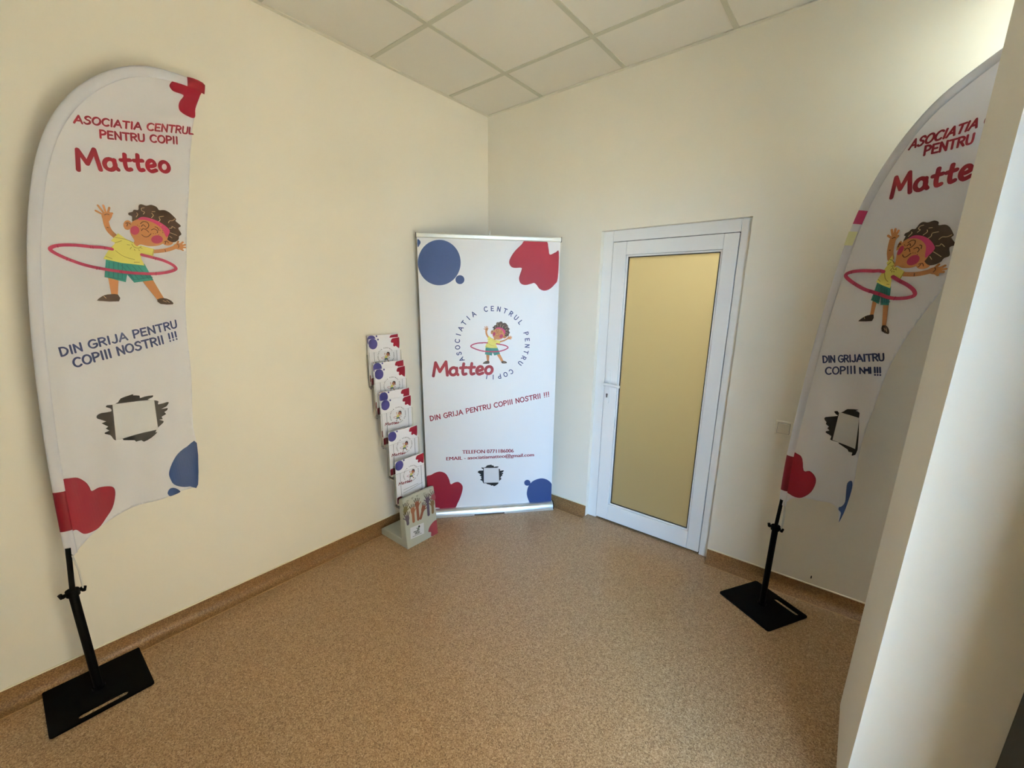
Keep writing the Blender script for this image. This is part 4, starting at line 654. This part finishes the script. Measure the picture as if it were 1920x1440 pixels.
for (cx, cy, r_) in ((-0.095, 0.330, 0.010), (-0.055, 0.338, 0.008), (-0.03, 0.322, 0.009), (-0.015, 0.340, 0.007), (0.045, 0.330, 0.012), (0.10, 0.338, 0.011), (-0.118, 0.318, 0.006)):
    A = Art(SP, off=0.0006, dl=0.00003, step=0.5); A.stroke(ell(cx, cy, r_, r_ * 0.8, 10)[:9], 0.0022, GREYL); A.stroke([(cx - r_ * .6, cy + r_ * .3), (cx + r_ * .5, cy - r_ * .5)], 0.0022, GREYL); A.stroke([(cx, cy + r_ * .6), (cx + r_ * .1, cy - r_ * .3)], 0.0022, GREYL); A.build('doodle_print', ped, 'faint grey line doodle')
c0, c1, c2, c3 = (np.array(p) for p in PH['card']); K = lambda u, v: tuple((c0 * (1 - u) + c1 * u) * (1 - v) + (c3 * (1 - u) + c2 * u) * v)
A = Art(SP, off=0.0009, dl=0.00004, step=0.5); A.fill([K(0, 0), K(1, 0), K(1, 1), K(0, 1)], CARDW, 0)
for u0, u1, v in ((0.24, 0.62, 0.50), (0.32, 0.68, 0.62), (0.34, 0.72, 0.73), (0.16, 0.86, 0.86)):
    n_ = int((u1 - u0) / 0.045)
    for i in range(n_): A.k %= 3; A.stroke([K(u0 + i * 0.045, v), K(u0 + i * 0.045 + 0.026, v - 0.012)], 0.0052 if v < 0.8 else 0.003, INK)
A.stroke([K(0.60, 0.22), K(0.62, 0.30), K(0.55, 0.40)], 0.010, mat('print_sage', (120, 140, 110), 0.5)); A.stroke([K(0.64, 0.16), K(0.655, 0.19)], 0.013, INK); A.stroke([K(0.45, 0.25), K(0.55, 0.30)], 0.004, INK); A.stroke([K(0.56, 0.4), K(0.52, 0.46)], 0.004, INK); A.stroke([K(0.6, 0.38), K(0.66, 0.46)], 0.004, INK)
A.build('white_sticker', ped, 'white sticker with small dark lettering')
# pockets
TOPS = [1.372, 1.182, 0.985, 0.783, 0.597]; XF = [0.034, 0.080, 0.128, 0.182, 0.240]
def pocket(x, zt_, idx):
    zb_ = zt_ - 0.300; xb, xf_ = x - 0.019, x + 0.0065; r_ = (xf_ - xb) / 2; cx = (xf_ + xb) / 2
    pts = [(xb, zt_ - 0.035), (xb, zb_)] + [(cx - r_ * math.cos(t), zb_ - r_ * math.sin(t)) for t in np.linspace(0.3, PI - 0.3, 7)] + [(xf_, zb_), (xf_, zt_ - 0.085)]
    inn = []; th = 0.0025
    for i, p in enumerate(pts):
        d = np.array(pts[min(i + 1, len(pts) - 1)]) - np.array(pts[max(i - 1, 0)]); d = d / np.hypot(*d); inn.append((p[0] - d[1] * th, p[1] + d[0] * th))
    y0, y1 = YC - 0.121, YC + 0.121; n_ = len(pts); b = MB()
    V = [(p[0], y, p[1]) for y in (y0, y1) for p in pts] + [(p[0], y, p[1]) for y in (y0, y1) for p in inn]
    F = [(i, i + 1, n_ + i + 1, n_ + i) for i in range(n_ - 1)] + [(2 * n_ + i, 3 * n_ + i, 3 * n_ + i + 1, 2 * n_ + i + 1) for i in range(n_ - 1)]
    M_ = [0] * len(F)
    E_ = [(i, 2 * n_ + i, 2 * n_ + i + 1, i + 1) for i in range(n_ - 1)] + [(n_ + i, n_ + i + 1, 3 * n_ + i + 1, 3 * n_ + i) for i in range(n_ - 1)] + [(0, n_, 3 * n_, 2 * n_), (n_ - 1, 3 * n_ - 1, 4 * n_ - 1, 2 * n_ - 1)]
    o = mesh('pocket', V, F + E_, [ACRYL, ACRED], st, M_ + [1] * len(E_))
    # raised rim of the pocket front: side bars and a lower bar with rounded corners
    q = MB(); rim = [(-0.086, zt_ - 0.085), (-0.086, zb_ + 0.050), (-0.080, zb_ + 0.036), (-0.068, zb_ + 0.030), (0.068, zb_ + 0.030), (0.080, zb_ + 0.036), (0.086, zb_ + 0.050), (0.086, zt_ - 0.085)]
    q.tube([(xf_ + 0.0008, YC + u, v) for u, v in rim], 0.0013, 6); q.build('pocket_rim', mat('acrylic_rim', (150, 152, 156), 0.3), o)
    for yy in (y0 + 0.004, y1 - 0.010):
        h = MB(); h.box(xb + 0.002, xb + 0.012, yy, yy + 0.005, zb_ - 0.026, zb_ - 0.006, bev=0.001); h.tube([(xb + 0.006, yy - 0.001, zb_ - 0.016), (xb + 0.006, yy + 0.006, zb_ - 0.016)], 0.003, 8); h.build('hinge_clip', CLIPM, o)
    return o
for i, (x, z) in enumerate(zip(XF, TOPS)): pocket(x, z, i)
for yy in (YC - 0.124, YC + 0.1215):    # stepped side rails tie the pockets to the base
    b = MB()
    for i in range(5):
        xa, za = XF[i] - 0.014, TOPS[i] - 0.10; zb_ = TOPS[i] - 0.31; xn = XF[i + 1] - 0.014 if i < 4 else 0.272; zn = TOPS[i + 1] - 0.11 if i < 4 else 0.30
        b.prism([(xa - 0.005, za), (xa + 0.005, za), (xa + 0.005, zb_ + 0.004), (xn + 0.004, zb_ - 0.002), (xn + 0.004, zn), (xn - 0.004, zn), (xn - 0.004, zb_ - 0.010), (xa - 0.005, zb_ - 0.004)], lambda u, v, d: (u, d, v), yy, yy + 0.0025)
    fixn(b.build('side_rail', mat('rail_grey', (158, 156, 146), 0.4, metal=0.3), st))

# brochures: one is modelled with its print, the others are copies
def brochure(x, zt_, dy, label):
    root = empty('brochure', (x, YC + dy, zt_ - 0.297), label, 'brochure', 'brochures in the stand pockets')
    return root
W2 = 0.1165
bro = brochure(0, 0.297, -YC, 'x')
sh = MB().box(-0.0012, 0.0012, -W2, W2, 0, 0.297).build('sheet', PAPER, bro)
SQ = lambda a, b_, off: (0.0012 + off, a, 0.297 + b_)
QO = dict(off=0.0003, dl=0.00002, step=0.5)
cl_ = lambda P: [(min(W2 - 0.0002, max(-W2 + 0.0002, x)), min(-0.0003, max(-0.2967, y))) for x, y in P]
shapes([ell(-0.0865, -0.0325, 0.0325, 0.0335), ell(0.085, -0.290, 0.028, 0.030), ell(-0.048, -0.0065, 0.006, 0.006, 12)], INDIGO, SQ, sh, 'blue_shape', 'indigo printed disc', 2, clip=cl_, **QO)
shapes([BQ['red']], RED, SQ, sh, 'red_shape', 'crimson printed blob', 4, clip=cl_, **QO)
shapes([[(-0.116, -0.256), (-0.092, -0.251), (-0.076, -0.256), (-0.070, -0.268), (-0.056, -0.268), (-0.052, -0.281), (-0.058, -0.297), (-0.116, -0.297)]], DRED, SQ, sh, 'red_shape', 'dark red printed blob', 4, clip=cl_, **QO)
A = Art(SQ, **QO); ring_text(A, BQ['ringc'], BQ['ringr'], 0.0066, 0.24, INK); A.build('ring_lettering', sh)['kind'] = 'stuff'
A = Art(SQ, **QO); A.text('Matteo', BQ['t'], 0.24, RED, gap=0.13); A.build('name_lettering', sh, 'small red name')
A = Art(SQ, **QO); wp = tps(BQ['boy']); boy(A, wp, math.dist(wp((0, 700)), wp((1800, 700))) / 1800 * 1.1, detail=False); A.build('child_with_hoop', sh, 'tiny printed child with hoop')
A = Art(SQ, **QO)
for (p, q) in (((-0.062, -0.214), (0.06, -0.208)), ((-0.066, -0.236), (0.095, -0.214))): A.stroke([p, q], 0.0022, GREYL)
A.build('fine_lines', sh, 'thin grey printed lines')
def copy_tree(o, parent):
    c = o.copy(); COL.objects.link(c); c.parent = parent
    for ch in list(o.children): copy_tree(ch, c)
    return c
spots = []
names = ['topmost', 'second', 'middle', 'fourth', 'lowest']
for i, (x, z) in enumerate(zip(XF, TOPS)):
    spots.append((x, z, 0.0, 'white brochure at the front of the %s pocket' % names[i] if i < 3 else 'single white brochure in the %s pocket%s' % (names[i], ' above the grey base' if i == 4 else '')))
    if i < 3: spots.append((x - 0.008, z + (0.021, 0.040, 0.052)[i], -0.004, 'white brochure standing behind another in the %s pocket' % names[i]))
for k, (x, z, dy, lb) in enumerate(spots):
    o = bro if k == 0 else bpy.data.objects.new('brochure', None)
    if k:
        COL.objects.link(o)
        for ch in list(bro.children): copy_tree(ch, o)
    o.empty_display_size = 0.05; tag(o, lb, 'brochure', 'brochures in the stand pockets'); o.location = (x, YC + dy, z - 0.297)
